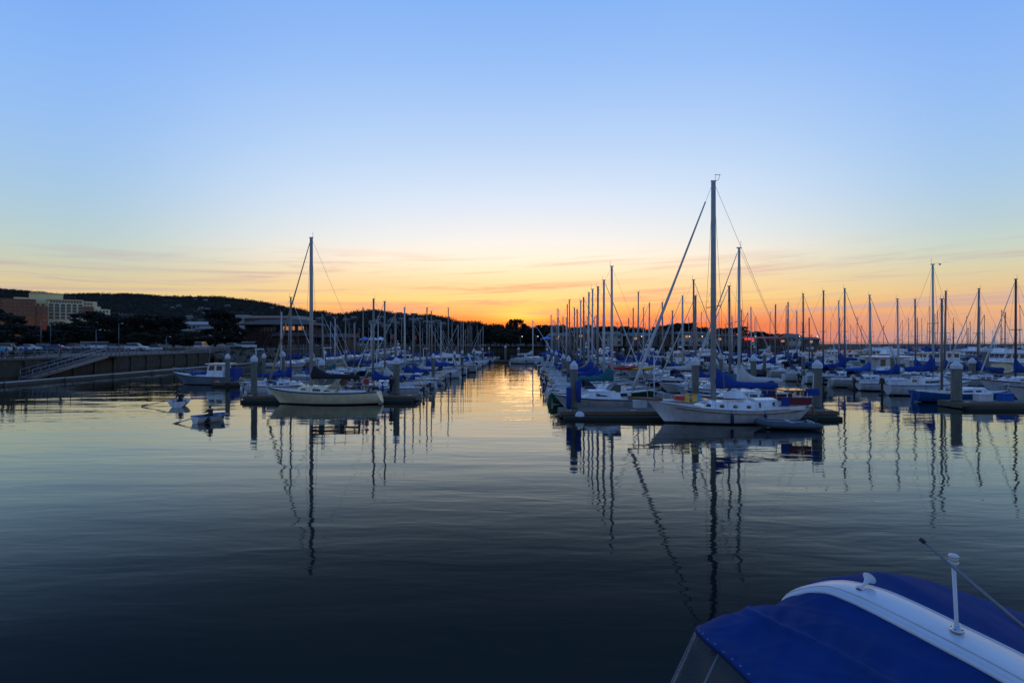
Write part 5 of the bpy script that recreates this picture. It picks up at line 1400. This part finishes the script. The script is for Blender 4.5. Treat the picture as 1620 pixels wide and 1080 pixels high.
# cream sailboat
Yc = 46.6
rc_, Hc = sailboat(dict(L=9.2, B=3.0, Fb=1.35, Fm=.98, Fs=1.05, rake=1.2, so=-.35, tw=.5, nt=18, hull=CREAM, cabm=CREAM, stripe=BOOT, mast_h=PZ(376, Yc), mast_t=.605, mr=.16, mastm=MATS['mast_grey'], fend=(), cover=CBK, ctall=1.0, boom=4.2, boomz=2.15, jib=.1, jibm=CTAN, cabin=(.36, .74, 1.9, .42),
        wins=[(.40, .46, .35, .8), (.49, .56, .35, .8), (.62, .66, .45, .75)], spr=[(.5, 1.1)], wr=.011, dodger=CTAN, name='sailboat', label='cream sailboat with black sail cover and people in its cockpit at the left dock', cock=(.06, .34), wheel=1))
xc = PX(511, Yc); rc_.location = (xc, Yc, 0); rc_.rotation_euler = (0, 0, math.pi - .02)
rh, Hh_ = sailboat(dict(L=10.5, mast_h=PZ(507, 132), mr=.14, mast_t=.5, mastm=ALUW, jib=.13, dodger=CW, cover=CW, label='white sailing yacht with thick white masts alone at the channel head'))
rh.location = (PX(843, 132), 132, 0)
def rope(parent, p0, p1, sag=.25):
    p0, p1 = Vector(p0), Vector(p1); MB().tube([p0.lerp(p1, i / 8) - Vector((0, 0, sag * math.sin(math.pi * i / 8))) for i in range(9)], .018, 4).build('mooring_line', mat('rope_pale', (.4, .38, .32), .9), parent)
for rt_, HH in ((r, H), (rc_, Hc)):
    for t_, dx_ in ((.9, -1.2), (.12, .9), (.5, 1.4)):
        rope(rt_, (HH.X(t_), -HH.beam(t_), HH.sheer(t_)), (HH.X(t_) + dx_, -2.0, .52))
# motor cruiser behind the right end dock
def put_new(fn, p, px, Y, rz):
    r_, H_ = fn(p); r_.location = (PX(px, Y), Y, 0); r_.rotation_euler.z = rz; return r_, H_
put_new(motorboat, dict(L=7.6, style='express', hull=W2, stripe=HGREY, arch=False, top=None, ch=.5, label='white motor cruiser with dark windows behind the pile with blue fenders', name='motor_cruiser', antenna=0), 956, 42.2, math.pi + .03)
for s_, xo, zz in ((-1, -.38, 1.25), (1, .30, 1.7)):
    o = MB().tube([(0, 0, -.75), (0, 0, -.68), (0, 0, .68), (0, 0, .75)], [.06, .17, .17, .06], 10).build('fender', CB); o.location = (PX(908, 39) + xo, 38.8, zz); tag(o, 'long blue fender tied to the %s side of the left-end pile' % ('left' if s_ < 0 else 'right'), 'fender')
o = MB().ell((0, 0, 0), (.32, .32, .3), n=12, k=8).build('ball_fender', CAPW); o.location = (PX(917, 37.4), 37.35, .22); tag(o, 'white ball fender on the corner of the right end dock', 'fender')
# grey-blue fishing boat
fr, Hf = put_new(motorboat, dict(L=7.6, B=2.5, Fb=1.5, Fm=1.0, Fs=.9, rake=1.4, hull=HGREY, style='trawler', hh=1.45, ha=.16, hb=.42, cabin=(.42, .66), ch=.25, stripe=W2, label='grey-blue fishing boat with small wheelhouse and blue covers at the left', name='fishing_boat', cat='fishing boat', nw=2), 325, 67.4, math.pi)
MB().box((Hf.X(.56), 0, 1.42), (1.9, 1.7, .35), taper=(.9, .8)).build('hatch_cover', CB, fr); MB().box((Hf.X(.02), 0, 1.25), (.5, 2.0, 1.5)).build('stern_cover', CB, fr)
o = MB().ell((0, 0, 0), (.34, .34, .34), n=12, k=8).build('buoy', ORNP); o.location = (PX(345.5, 65.5), 65.2, .3); tag(o, 'orange buoy hanging at the stern of the fishing boat', 'buoy')
# blue sloop and its neighbours at the right edge
sr, Hs = put_new(sailboat, dict(L=8.0, hull=HBLUE, mast_h=PZ(473, 48), mast_t=.30, mr=.1, cover=None, boom=.4, cabin=(.36, .78, 1.7, .4), wins=[(.45, .55, .4, .8), (.58, .64, .4, .8)], label='blue-hulled sloop behind the right edge dock', Fb=.95, Fm=.75, Fs=.95, rake=.9), 1520, 48.0, 0)
tt_ = empty('dinghy', label='small pale rowing dinghy hung on the bow of a white yacht at the right', cat='dinghy')
Hd = Hull(3.2, 1.4, .55, .45, .5, .3, 0, .7, nt=8); Hd.build_hull(tt_, [CREAM, CREAM, HRED]); tt_.location = (PX(1585, 74), 74, 1.5); tt_.rotation_euler = (R(60), 0, .1)
# big motor yachts on the right
yp = [(1470, 101, 'large white motor yacht left of the two at the right edge', 13.2, 0), (1590, 97, 'largest white motor yacht at the right edge', 15.0, 0), (1400, 124, 'white motor yacht behind the floating shed', 12, 0), (1545, 118, 'white motor yacht behind the two largest', 13, 0)]
for i, (px, Y, lab, L_, rz) in enumerate(yp):
    ry_, Hy = motorboat(dict(L=L_, B=4.2, Fb=2.1, Fm=1.5, Fs=1.3, rake=2.2, style='fly' if i != 0 else 'trawler', top=None, arch=(i == 1), hh=1.6, ha=.18, hb=.62, nw=5, mastp=3.2, stripe=HNAVY if i % 2 else HRED, label=lab, name='motor_yacht'))
    ry_['category'] = 'yacht'; ry_.location = (PX(px, Y), Y, 0); ry_.rotation_euler.z = math.pi if i != 2 else 0
sh = empty('floating_shed', (PX(1403, 86), 86, .3), label='boxy pale floating shed with a flat roof among the right piers', cat='shed')
MB().box((0, 0, 1.3), (4.4, 3.4, 2.2)).build('wall', W2, sh); MB().box((0.3, 0, 2.5), (6.6, 4.0, .2)).build('roof', W, sh); MB().box((0, 0, .0), (7, 4.4, .4)).build('float', DOCKM, sh)
MB().box((-1.7, -1.73, 1.25), (.7, .06, 1.8)).build('door', TEAK, sh)
for x in (2.7, 3.3): MB().tube([(x, -1.6, .2), (x, -1.6, 2.4)], .06, 5).build('post', W2, sh)
# kayaks on a rack
kr = empty('kayak_rack', (PX(1000, 60), 60, .48), label='low timber rack carrying two kayaks on the first right pier', cat='rack')
for x in (-1.2, 1.2):
    MB().box((x, 0, .85), (.08, .08, 1.7)).build('post', DOCKW, kr); MB().box((x, -.2, 1.55), (.08, .7, .06)).build('arm', DOCKW, kr)
def kayak(px, Y, z, m, L_, label):
    n = 10; secs = []
    for i in range(n + 1):
        u = i / n; w = max(.03, math.sin(math.pi * u) ** .7 * .36); x = (u - .5) * L_; up = .22 * abs(2 * u - 1) ** 3
        secs.append([(x, -w, .08 + up), (x, -w * .6, -.08 + up), (x, 0, -.14 + up), (x, w * .6, -.08 + up), (x, w, .08 + up), (x, w * .5, .16 + up), (x, 0, .2 + up), (x, -w * .5, .16 + up)])
    r_ = empty('kayak', (PX(px, Y), Y, z), random.uniform(-.05, .05), label, 'kayak'); MB().loft(secs).build('hull', m, r_)
    MB().tube([(.42 * math.cos(a), .2 * math.sin(a), .2) for a in [i * math.pi / 6 for i in range(13)]], .03, 4).build('cockpit_rim', RUB, r_)
kayak(1008, 59.6, 2.2, YELP, 4.0, 'yellow kayak on the rack among the right boats'); kayak(983, 59.4, 2.28, REDP, 2.9, 'red kayak at the left end of the rack')
# ------------------------------------------------------------------ people
SKIN = mat('skin', (.32, .17, .11), .6, var=.1); HAIRM = mat('hair_dark', (.02, .014, .01), .8, var=.3)
CLO = {k: mat('cloth_' + k, c, .9, var=.2, scale=20) for k, c in {'black': (.012, .012, .014), 'navy': (.015, .02, .06), 'red': (.4, .03, .04), 'grey': (.16, .16, .17), 'tan': (.4, .28, .15), 'white': (.6, .6, .58), 'blue': (.03, .1, .4), 'purple': (.16, .03, .2), 'cyan': (.03, .4, .6)}.items()}
def person(pose, top, bottom, x, y, z, rz, label, s=1.0, coat=False, hairm=None, arms=None):
    P = {}
    if pose == 'stand':
        P = dict(pel=(0, 0, .94), sp=(0, 0, 1.12), ch=(.01, 0, 1.32), nk=(.01, 0, 1.5), hd=(.02, 0, 1.61), ht=(.02, 0, 1.7), hpL=(0, .1, .9), knL=(.03, .11, .5), anL=(-.01, .12, .09), toL=(.17, .13, .03),
                 shL=(0, .18, 1.4), elL=(-.02, .25, 1.14), haL=(.08, .25, .9))
    elif pose == 'sit' or pose == 'row':
        P = dict(pel=(0, 0, .1), sp=(0, 0, .28), ch=(.03, 0, .48), nk=(.05, 0, .66), hd=(.08, 0, .77), ht=(.08, 0, .86), hpL=(.03, .1, .09), knL=(.42, .14, .14), anL=(.48, .14, -.28), toL=(.64, .15, -.33),
                 shL=(.03, .18, .56), elL=(.1, .27, .33), haL=(.32, .2, .25))
        if pose == 'row': P['haL'] = (.5, .22, .36); P['elL'] = (.3, .28, .38)
    if arms: P.update(arms)
    names = list(P); V = [P[n] for n in names]; rad = dict(pel=.145, sp=.125, ch=.155, nk=.058, hd=.098, ht=.07, hpL=.1, knL=.062, anL=.04, toL=.035, shL=.07, elL=.042, haL=.03)
    idx = {n: i for i, n in enumerate(names)}; E = [('pel', 'sp'), ('sp', 'ch'), ('ch', 'nk'), ('nk', 'hd'), ('hd', 'ht')]
    if coat: rad = {k_: v_ * (1.28 if k_ in ('pel', 'sp', 'ch', 'shL', 'elL', 'hpL', 'knL') else 1) for k_, v_ in rad.items()}
    RA = [rad[n] for n in names]
    for n in ('hpL', 'knL', 'anL', 'toL', 'shL', 'elL', 'haL'):
        m_ = n[:-1] + 'R'; idx[m_] = len(V); p = P[n] if (m_ not in P) else P[m_]; V.append((p[0] + (.02 if n == 'knL' else 0), -p[1], p[2])); RA.append(rad[n])
    for q in 'LR': E += [('pel', 'hp' + q), ('hp' + q, 'kn' + q), ('kn' + q, 'an' + q), ('an' + q, 'to' + q), ('ch', 'sh' + q), ('sh' + q, 'el' + q), ('el' + q, 'ha' + q)]
    me = bpy.data.meshes.new('tmp'); me.from_pydata(V, [(idx[a], idx[b_]) for a, b_ in E], []); ob = bpy.data.objects.new('tmp', me); C.objects.link(ob)
    sk = ob.modifiers.new('s', 'SKIN')
    for i, d in enumerate(me.skin_vertices[0].data): d.radius = (RA[i], RA[i] * (.8 if RA[i] > .1 else 1)); d.use_root = (i == 0)
    sb = ob.modifiers.new('b', 'SUBSURF'); sb.levels = 1; sb.render_levels = 1
    dg = bpy.context.evaluated_depsgraph_get(); em = bpy.data.meshes.new_from_object(ob.evaluated_get(dg)); bpy.data.objects.remove(ob)
    vs = [tuple(v.co) for v in em.vertices]; fs = [tuple(p.vertices) for p in em.polygons]
    def kindof(c):
        best = None
        for a, b_ in E:
            A = Vector(V[idx[a]]); B2 = Vector(V[idx[b_]]); t = max(0, min(1, (c - A).dot(B2 - A) / max(1e-6, (B2 - A).length_squared))); d = (c - A - (B2 - A) * t).length
            if best is None or d < best[0]: best = (d, a, b_, t)
        _, a, b_, t = best
        if a == 'nk' or a == 'hd' or (a == 'ch' and b_ == 'nk' and t > .75): return 0
        if a[:2] == 'el' and t > (.85 if coat else .5): return 0
        if a[:2] in ('hp', 'kn') or (a == 'pel' and b_[:2] == 'hp'): return 2
        if a[:2] == 'an': return 3
        if a == 'pel' and t < .3: return 2
        return 1
    b = MB(); b.add(vs, fs, 0, True)
    b.m = [kindof(Vector([sum(vs[j][k] for j in f) / len(f) for k in range(3)])) for f in fs]
    hd = Vector(P['hd'])
    b.tube([hd + Vector((.085, 0, -.0)), hd + Vector((.125, 0, -.03))], [.012, .018], 5, m=0)           # nose
    for s_ in (-1, 1):
        b.ell(hd + Vector((.088, s_ * .034, .015)), (.012, .014, .01), m=3, n=6, k=4); b.ell(hd + Vector((-.0, s_ * .098, -.005)), (.022, .012, .035), m=0, n=6, k=4)
    b.box(tuple(hd + Vector((.092, 0, -.062))), (.012, .05, .012), m=4)
    for q in 'LR':                                                                                         # hands
        h = Vector(V[idx['ha' + q]]); e = Vector(V[idx['el' + q]]); d = (h - e).normalized(); sd = Vector((0, 1, 0)) if abs(d.y) < .8 else Vector((1, 0, 0)); u = d.cross(sd).normalized()
        b.tube([h - d * .02, h + d * .04, h + d * .09], [.026, .04, .034], 6, m=0)
        for k, ln in enumerate((.065, .075, .07, .055)):
            o_ = h + d * .085 + u * (.03 - .02 * k); b.tube([o_, o_ + d * ln * .55, o_ + d * ln * .9 + sd * -.02], [.01, .009, .006], 5, m=0)
        b.tube([h + d * .03 + u * .035, h + d * .06 + u * .065, h + d * .09 + u * .07], [.012, .011, .008], 5, m=0)
    root = empty('person', (x, y, z), rz, label, 'person'); root.scale = (s, s, s)
    b.build('body', [SKIN, CLO[top], CLO[bottom], RUB, CLO['red']], root)
    hb = MB(); hb.ell(hd + Vector((-.018, 0, .028)), (.105, .106, .105), n=10, k=7, jit=.05); hb.build('hair', hairm or HAIRM, root)
    return root
# on the cream boat: cockpit floor about .65, seats about 1.0
def cb(px, dy=0): return PX(px, Yc + dy), Yc + dy
PEO = [(547, 'sit', 'purple', 'navy', -.35, 1.02, 0.2, 'person in purple sitting by the cabin of the cream sailboat', .9), (563, 'sit', 'grey', 'black', .45, 1.05, 2.8, 'person in grey seated second from the left in the cream sailboat', 1), (568, 'sit', 'navy', 'black', -.5, 1.1, 1.5, 'person in navy seated in the middle of the cream sailboat', 1),
       (580, 'stand', 'red', 'tan', .1, .62, 4.2, 'person in a red top and tan trousers standing in the cream sailboat', .95), (592, 'sit', 'tan', 'black', .3, 1.15, 3.4, 'person in tan at the stern of the cream sailboat', 1), (599, 'sit', 'white', 'navy', -.3, 1.2, 3.2, 'person in white, rightmost in the cream sailboat', .95)]
for px, po, a, b_, dy_, z, rz, lab, s_ in PEO:
    x, y = cb(px, dy_); person(po, a, b_, x, y, z, rz, lab, s_)
person('stand', 'black', 'black', PX(619, 49.0), 49.0, .48, 2.6, 'man in dark clothes standing on the left end dock by the pile', 1.0, True)
person('sit', 'blue', 'navy', PX(606, 49.3), 49.3, .75, 3.3, 'person in blue sitting on the left end dock behind the cream stern', .95)
for px, Y, po, a, b_, lab, s_ in ((4, 67, 'stand', 'cyan', 'navy', 'person in bright cyan walking on the promenade at the left edge', 1), (16, 68, 'stand', 'white', 'black', 'person with a white top on the promenade beside the one in cyan', .95), (21, 69, 'stand', 'black', 'black', 'person in black on the promenade left of the blue jacket', 1), (41, 71, 'stand', 'blue', 'black', 'person in a blue jacket leaning at the promenade railing', 1), (12, 72, 'stand', 'red', 'grey', 'child in red on the promenade at the left edge', .65), (105, 90, 'stand', 'red', 'black', 'person in a dark red jacket on the promenade above the gangway', 1)):
    person(po, a, b_, -63.2 if Y < 85 else -64, 810 and abs(-63.2 * 900 / (px - 810)), 2.97, random.uniform(0, 6), lab, s_, True)
# rowing boats
def oar(root_pos, p0, p1, label):
    r_ = empty('oar', root_pos, label=label, cat='oar'); MB().tube([p0, p1], .028, 6).build('shaft', TEAK, r_)
    d = (Vector(p1) - Vector(p0)).normalized(); q = Vector(p1) + d * .25
    MB().loft([[Vector(p1) + Vector((0, 0, .04)), Vector(p1) + Vector((0, .02, -.04))], [q + Vector((0, .08, .08)), q + Vector((0, -.08, -.08))], [q + d * .3 + Vector((0, .08, .06)), q + d * .3 + Vector((0, -.08, -.06))]], closed=False).build('blade', TEAK, r_)
HLB = mat('dinghy_white', (.55, .56, .55), .45, var=.1, dirt=.4)
d1, Hd1 = dinghy('rowing_boat', 2.3, 1.25, HLB, mat('dinghy_inside_blue', (.03, .12, .3), .6), 'small white rowing boat with blue inside, nearer of the two on the water')
x1, y1 = PX(333, 36.2), 36.2; d1.location = (x1, y1, 0); d1.rotation_euler.z = math.pi * .31; d1.scale = (.85, .9, .95)
person('row', 'black', 'black', x1 - .02, y1 + .05, .3, -.3 + math.pi, 'rower in black in the nearer small rowing boat', .8, True)
oar((x1 - .2, y1 - .3, .4), (.35, .1, .2), (-1.25, -.45, -.3), 'oar held out to the left from the nearer rowing boat')
MB_ = MB().lathe([(.12, -.08), (.2, -.05), (.2, .05), (.12, .08)], (0, 0, 0), 12, M=Matrix.Rotation(math.pi / 2, 4, 'X')).build('tyre_fender', RUB); MB_.location = (x1 + .15, y1 - .67, .22); tag(MB_, 'black tyre fender on the side of the nearer rowing boat', 'fender')
d2, Hd2 = dinghy('rowing_boat', 2.6, 1.4, HLB, W2, 'white rowing boat with a red mark, farther of the two on the water')
x2, y2 = PX(284, 45), 45.0; d2.location = (x2, y2, 0); d2.rotation_euler.z = math.pi * .62; d2.scale = (.9, .95, 1)
person('row', 'black', 'black', x2, y2 + .15, .34, math.pi / 2 + math.pi + .3, 'rower in black in the farther small rowing boat', .95, True)
oar((x2 - .3, y2 - .2, .45), (.35, .1, .15), (-1.9, -.2, -.3), 'oar held out to the left from the farther rowing boat')
MB().box((Hd2.X(.85), -.38, .33), (.35, .02, .12), rz=-.6).build('red_mark', REDP, d2)
# ------------------------------------------------------------------ foreground cruiser
fg = empty('cabin_cruiser', (0, 0, 0), label='white cabin cruiser with deep blue canvas in the bottom right foreground', cat='motor boat')
FB = mat('foreground_canvas', (.001, .03, .145), .85, var=.2, scale=2.2, bump=.2, bscale=160, spec=.2, dirt=.05)
FB2 = mat('foreground_webbing', (.001, .012, .06), .9, spec=.2)
GEL = mat('foreground_gelcoat', (.5, .53, .57), .22, var=.05, scale=3, dirt=.12)
def grid_surf(fn, nu, nv, name, m, parent, thick=.012, smooth=True):
    vs = [fn(i / nu, j / nv) for j in range(nv + 1) for i in range(nu + 1)]
    fs = [(j * (nu + 1) + i, j * (nu + 1) + i + 1, (j + 1) * (nu + 1) + i + 1, (j + 1) * (nu + 1) + i) for j in range(nv) for i in range(nu)]
    o = MB().add(vs, fs, 0, smooth).build(name, m, parent)
    md = o.modifiers.new('solid', 'SOLIDIFY'); md.thickness = thick; md.offset = -1
    return o
def catm(pts, t):
    n = len(pts) - 1; t = max(0, min(.99999, t)) * n; i = int(t); f = t - i
    p0, p1, p2, p3 = [Vector(pts[max(0, min(n, i + k))]) for k in (-1, 0, 1, 2)]
    return .5 * ((2 * p1) + (p2 - p0) * f + (2 * p0 - 5 * p1 + 4 * p2 - p3) * f * f + (3 * p1 - p0 - 3 * p2 + p3) * f ** 3)
def pp(px, py, Y): return (PX(px, Y), Y, PZ(py, Y))
# the arch band: fore edge and aft edge curves
foreE = [pp(1232, 962, 5.22), pp(1244, 945, 5.2), pp(1270, 936, 5.12), pp(1305, 934, 5.0), pp(1350, 950, 4.78), pp(1415, 982, 4.45), pp(1490, 1021, 4.1), pp(1560, 1058, 3.82), pp(1640, 1104, 3.5), pp(1760, 1180, 3.1), pp(1900, 1270, 2.75)]
aftE = [pp(1240, 955, 5.34), pp(1256, 937, 5.36), pp(1290, 925, 5.32), pp(1335, 919, 5.24), pp(1395, 932, 5.0), pp(1455, 957, 4.72), pp(1530, 993, 4.4), pp(1600, 1027, 4.12), pp(1690, 1074, 3.8), pp(1820, 1150, 3.4), pp(1980, 1240, 3.05)]
def arch(u, v):
    a = catm(foreE, u); c = catm(aftE, u); p = a.lerp(c, v); p.z += .035 * math.sin(math.pi * v) ** .5; return p
grid_surf(arch, 80, 10, 'radar_arch', GEL, fg, .06)
b = MB(); b.tube([catm(foreE, i / 80) + Vector((0, 0, -.01)) for i in range(81)], .02, 8); b.build('arch_lip', GEL, fg)
MB().tube([arch(i / 80, .16) + Vector((0, 0, .002)) for i in range(2, 81)], .006, 5).build('arch_groove', W2, fg)
MB().tube([catm(aftE, i / 80) + Vector((0, 0, -.005)) for i in range(81)], .016, 8).build('arch_lip', W2, fg)
# left canvas (bimini over the helm): from the arch fore edge to the front edge
frontE = [pp(1130, 992, 5.4), pp(1115, 991, 5.25), pp(1101, 995, 5.0), pp(1112, 1010, 4.78), pp(1150, 1043, 4.45), pp(1190, 1084, 4.15), pp(1235, 1140, 3.8), pp(1290, 1220, 3.4), pp(1370, 1330, 3.0), pp(1420, 1400, 2.7)]
midE = [pp(1205, 966, 5.3), pp(1195, 963, 5.2), pp(1180, 966, 5.0), pp(1215, 985, 4.75), pp(1290, 1020, 4.4), pp(1370, 1062, 4.05), pp(1450, 1115, 3.7), pp(1540, 1190, 3.35), pp(1640, 1280, 3.0), pp(1700, 1340, 2.7)]
def canv(u, v):
    a = catm(foreE, .05 + .95 * u) + Vector((0, 0, -.025)); m_ = catm(midE, u); f = catm(frontE, u)
    if v < .5:
        t = v / .5; p = a.lerp(m_, t); p.z -= .035 * math.sin(math.pi * t) * (.4 + u)
        p.z += .016 * math.sin(u * 9 + t * 7) * math.sin(math.pi * t) + .008 * math.sin(u * 31 - t * 10) * (1 - t) * math.sin(math.pi * t)
    else:
        t = (v - .5) / .5; p = m_.lerp(f, t); p.z += -.012 * math.sin(math.pi * t) - .012 * math.sin(u * 11 + t * 5) * math.sin(math.pi * t) + .03 * math.sin(math.pi * t) * t
    p.z += .028 * math.exp(-((v - .5) / .035) ** 2) * min(1, .3 + u * 2)
    p.z += .014 * mnoise.noise(Vector((p.x * 1.2 + p.y * 1.5, (p.y - p.x) * 7, 1.0))) * math.sin(math.pi * v)
    cr_ = 1 - abs(mnoise.noise(Vector((p.x * 2.2 + p.y * 3.4, (p.x * .9 - p.y) * 1.6, 5.0)))) * 5
    p.z += .012 * max(0, cr_) ** 2 * math.sin(math.pi * v) ** .5
    p.z += .006 * math.sin(u * 95 + 3 * math.sin(u * 13)) * (math.exp(-v * 14) + math.exp(-(1 - v) * 16)) * min(1, v * 60, (1 - v) * 60)
    return p
cv_ = grid_surf(canv, 120, 60, 'bimini_canvas', FB, fg, .01)
MB().tube([canv(i / 60, .5) + Vector((0, 0, .003)) for i in range(61)], .007, 5).build('canvas_seam', FB2, fg)
MB().tube([canv(i / 60, 1.0) for i in range(61)], .014, 6).build('canvas_hem', FB2, fg)
MB().tube([canv(.62 - .06 * i / 40, i / 40) + Vector((0, 0, .003)) for i in range(41)], .004, 5).build('canvas_seam', FB2, fg)
# aft canvas behind the arch
farE = [pp(1262, 931, 5.42), pp(1300, 918, 5.45), pp(1345, 910, 5.5), pp(1372, 905, 5.5), pp(1400, 905, 5.42), pp(1450, 913, 5.32), pp(1510, 931, 5.2), pp(1570, 952, 5.08), pp(1640, 978, 4.98), pp(1740, 1020, 4.85), pp(1900, 1085, 4.7)]
def aftc(u, v):
    a = catm(aftE, u) + Vector((0, 0, -.02)); f = catm(farE, u); p = a.lerp(f, v)
    p.z += .03 * math.sin(math.pi * v) - .012 * math.sin(u * 16 + v * 5) * math.sin(math.pi * v) + .03 * mnoise.noise(Vector((p.x * 5, p.y * 1.5, 4.0))) * math.sin(math.pi * v); return p
grid_surf(aftc, 100, 30, 'aft_canvas', FB, fg, .01)
def skirt(u, v):
    f = catm(farE, u); return (f.x + .05 * v, f.y + .10 * v, f.z - .95 * v)
grid_surf(skirt, 60, 6, 'side_canvas', FB, fg, .01)
sn = MB().lathe([(.011, 0), (.010, .005), (.004, .008)], (0, 0, 0), 8).build('snap_fastener', WEATHER, fg)
for i in range(26):
    q2 = sn if i == 0 else sn.copy()
    if i: C.objects.link(q2)
    q2.location = canv(.03 + i * .035, .975) + Vector((0, 0, .004))
# clear front curtain
CLR = mat('clear_vinyl', (.2, .22, .24), .08, var=.05, alpha=.06)
def curt(u, v):
    f = Vector(canv(.16 + .84 * u, 1.0)); return (f.x - .42 * v, f.y - .02 * v, f.z - .85 * v)
grid_surf(curt, 40, 8, 'windscreen', CLR, fg, .004)
b = MB()
for u in (0.0, .3, .7): b.tube([curt(u, 0), curt(u, 1)], .008, 6)
b.build('windscreen_frame', WEATHER, fg)
for u in (.06, .12): MB().tube([curt(u, 0.02), curt(u + .05, 1)], .006, 4).build('curtain_zip', WEATHER, fg)
# hull under it: long axis along X
Hg = Hull(9.0, 3.3, 1.75, 1.45, 1.35, 1.4, -.05, .9, .45, zb=-.4, sternz=-.35, chine=True, nt=16)
hull_root = fg
ho = Hg.build_hull(fg, [GEL, BOOT, HNAVY]); ho.location = (3.0, 3.85, 0); ho.rotation_euler.z = math.pi - .04
do = Hg.deckmesh(fg, DECK, cock=(.08, .56), depth=.75); do.location = ho.location; do.rotation_euler = ho.rotation_euler
b = MB(); trunk_box(b, Hg, .56, .86, 2.2, .35, slope=.6); q = b.build('cabin', GEL, fg); q.location = ho.location; q.rotation_euler = ho.rotation_euler
MB().box((1.95, 3.85, 1.45), (.5, 1.2, .7)).build('dashboard', GEL, fg)
MB().box((2.9, 4.5, 1.15), (.6, .55, .7)).build('helm_seat', W, fg)
MB().box((2.9, 3.2, 1.15), (.6, .55, .7)).build('helm_seat', W, fg)
for y in (5.2, 2.5): MB().box((2.9, y, 1.9), (.35, .05, 1.7)).build('arch_leg', GEL, fg)
# horn
hp_ = Vector(pp(1366, 936, 4.95)); hz0 = arch(.40, .5)
hr = empty('horn', hp_, label='white trumpet horn on the arch of the foreground cruiser', cat='horn')
hr.location = hp_ + Vector((-.01, 0, .045))
dr = Vector((.12, .075, .06)).normalized(); q_ = dr.to_track_quat('Z', 'Y').to_matrix().to_4x4()
MB().lathe([(.004, -.055), (.034, -.05), (.036, -.03), (.03, -.02), (.014, -.005), (.013, .03), (.017, .07), (.028, .1), (.048, .122), (.056, .13), (.05, .128), (.026, .105), (.01, .07)], (0, 0, 0), 22, M=q_).build('trumpet', GEL, hr)
MB().lathe([(.0, 0), (.026, .001), (.026, .006), (0, .008)], tuple(-dr * .062), 14, M=q_).build('diaphragm', RUB, hr)
MB().tube([tuple(-dr * .035), (-.035, 0, -.075)], [.013, .016], 8).box((-.035, 0, -.08), (.06, .04, .012)).build('bracket', STEEL, hr)
# stern light pole
lx = Vector(pp(1514, 996, 4.24)); lt = Vector(pp(1508, 884, 4.22))
lr = empty('light_pole', lx, label='white all-round light on a thin pole on the arch of the foreground cruiser', cat='navigation light')
d_ = lt - lx
MB().tube([(0, 0, 0), d_ * .08, d_ * .12, d_ * .93], [.022, .02, .013, .013], 10).build('pole', GEL, lr)
MB().lathe([(.045, -.01), (.045, .008), (.03, .014), (.02, .05)], (0, 0, 0), 14).build('base', STEEL, lr)
for a_ in range(4): MB().lathe([(.006, .0), (.006, .006)], (.034 * math.cos(a_ * 1.57 + .6), .034 * math.sin(a_ * 1.57 + .6), .009), 6).build('screw', RUB, lr)
MB().lathe([(.0, 0), (.03, 0), (.033, .01), (.033, .02)], tuple(d_ * .93), 14).build('lamp_base', GEL, lr)
MB().lathe([(.026, .0), (.03, .004), (.03, .03), (.026, .034)], tuple(d_ * .93 + Vector((0, 0, .02))), 14).build('lens', mat('lamp_lens_clear', (.5, .42, .3), .1), lr)
MB().lathe([(.034, 0), (.034, .012), (.02, .022), (.0, .024)], tuple(d_ * .93 + Vector((0, 0, .053))), 14).build('lamp_cap', GEL, lr)
# whip antenna
a0 = Vector(pp(1456, 852, 3.95)); a1 = Vector(pp(1640, 1009, 3.3))
ar = empty('whip_antenna', a1, label='thin grey antenna rod slanting over the foreground cruiser', cat='antenna')
MB().tube([(0, 0, 0), (a0 - a1) * .96], [.013, .0085], 8).build('rod', WEATHER, ar); MB().tube([(a0 - a1) * .955, (a0 - a1)], .014, 8).build('tip', RUB, ar)
MB().tube([(0, 0, 0), (a1 - a0) * .35 + Vector((0, 0, -.03))], [.013, .016], 8).build('rod', WEATHER, ar)
# dock clutter on the end docks
def dbox(px, Y, m, label, w=1.1):
    r_ = empty('dock_box', (PX(px, Y), Y, .48), label=label, cat='dock box'); MB().box((0, 0, .25), (w, .6, .5)).build('box', m, r_); MB().box((0, -.02, .54), (w + .06, .66, .09), taper=(.95, .8)).build('lid', m, r_)
dbox(1062, 39.6, W2, 'white dock box behind the bow of the big white sailboat'); dbox(1012, 39.8, W2, 'white dock box right of the motor cruiser', .9); dbox(1590, 44.6, BRT, 'blue covered dock box at the right edge', .9); dbox(436, 49.8, W2, 'white dock box behind the bow of the cream sailboat'); dbox(1555, 44.3, W2, 'white dock box near the blue one at the right edge')
# remove prototypes that were never placed
for P in sail_protos + far_protos + motor_protos:
    if not P['used']:
        def rm_tree(o):
            for ch in list(o.children): rm_tree(ch)
            bpy.data.objects.remove(o)
        rm_tree(P['root'])
for k_ in CP:
    if not CP[k_][1]:
        for ch in list(CP[k_][0].children): bpy.data.objects.remove(ch)
        bpy.data.objects.remove(CP[k_][0])
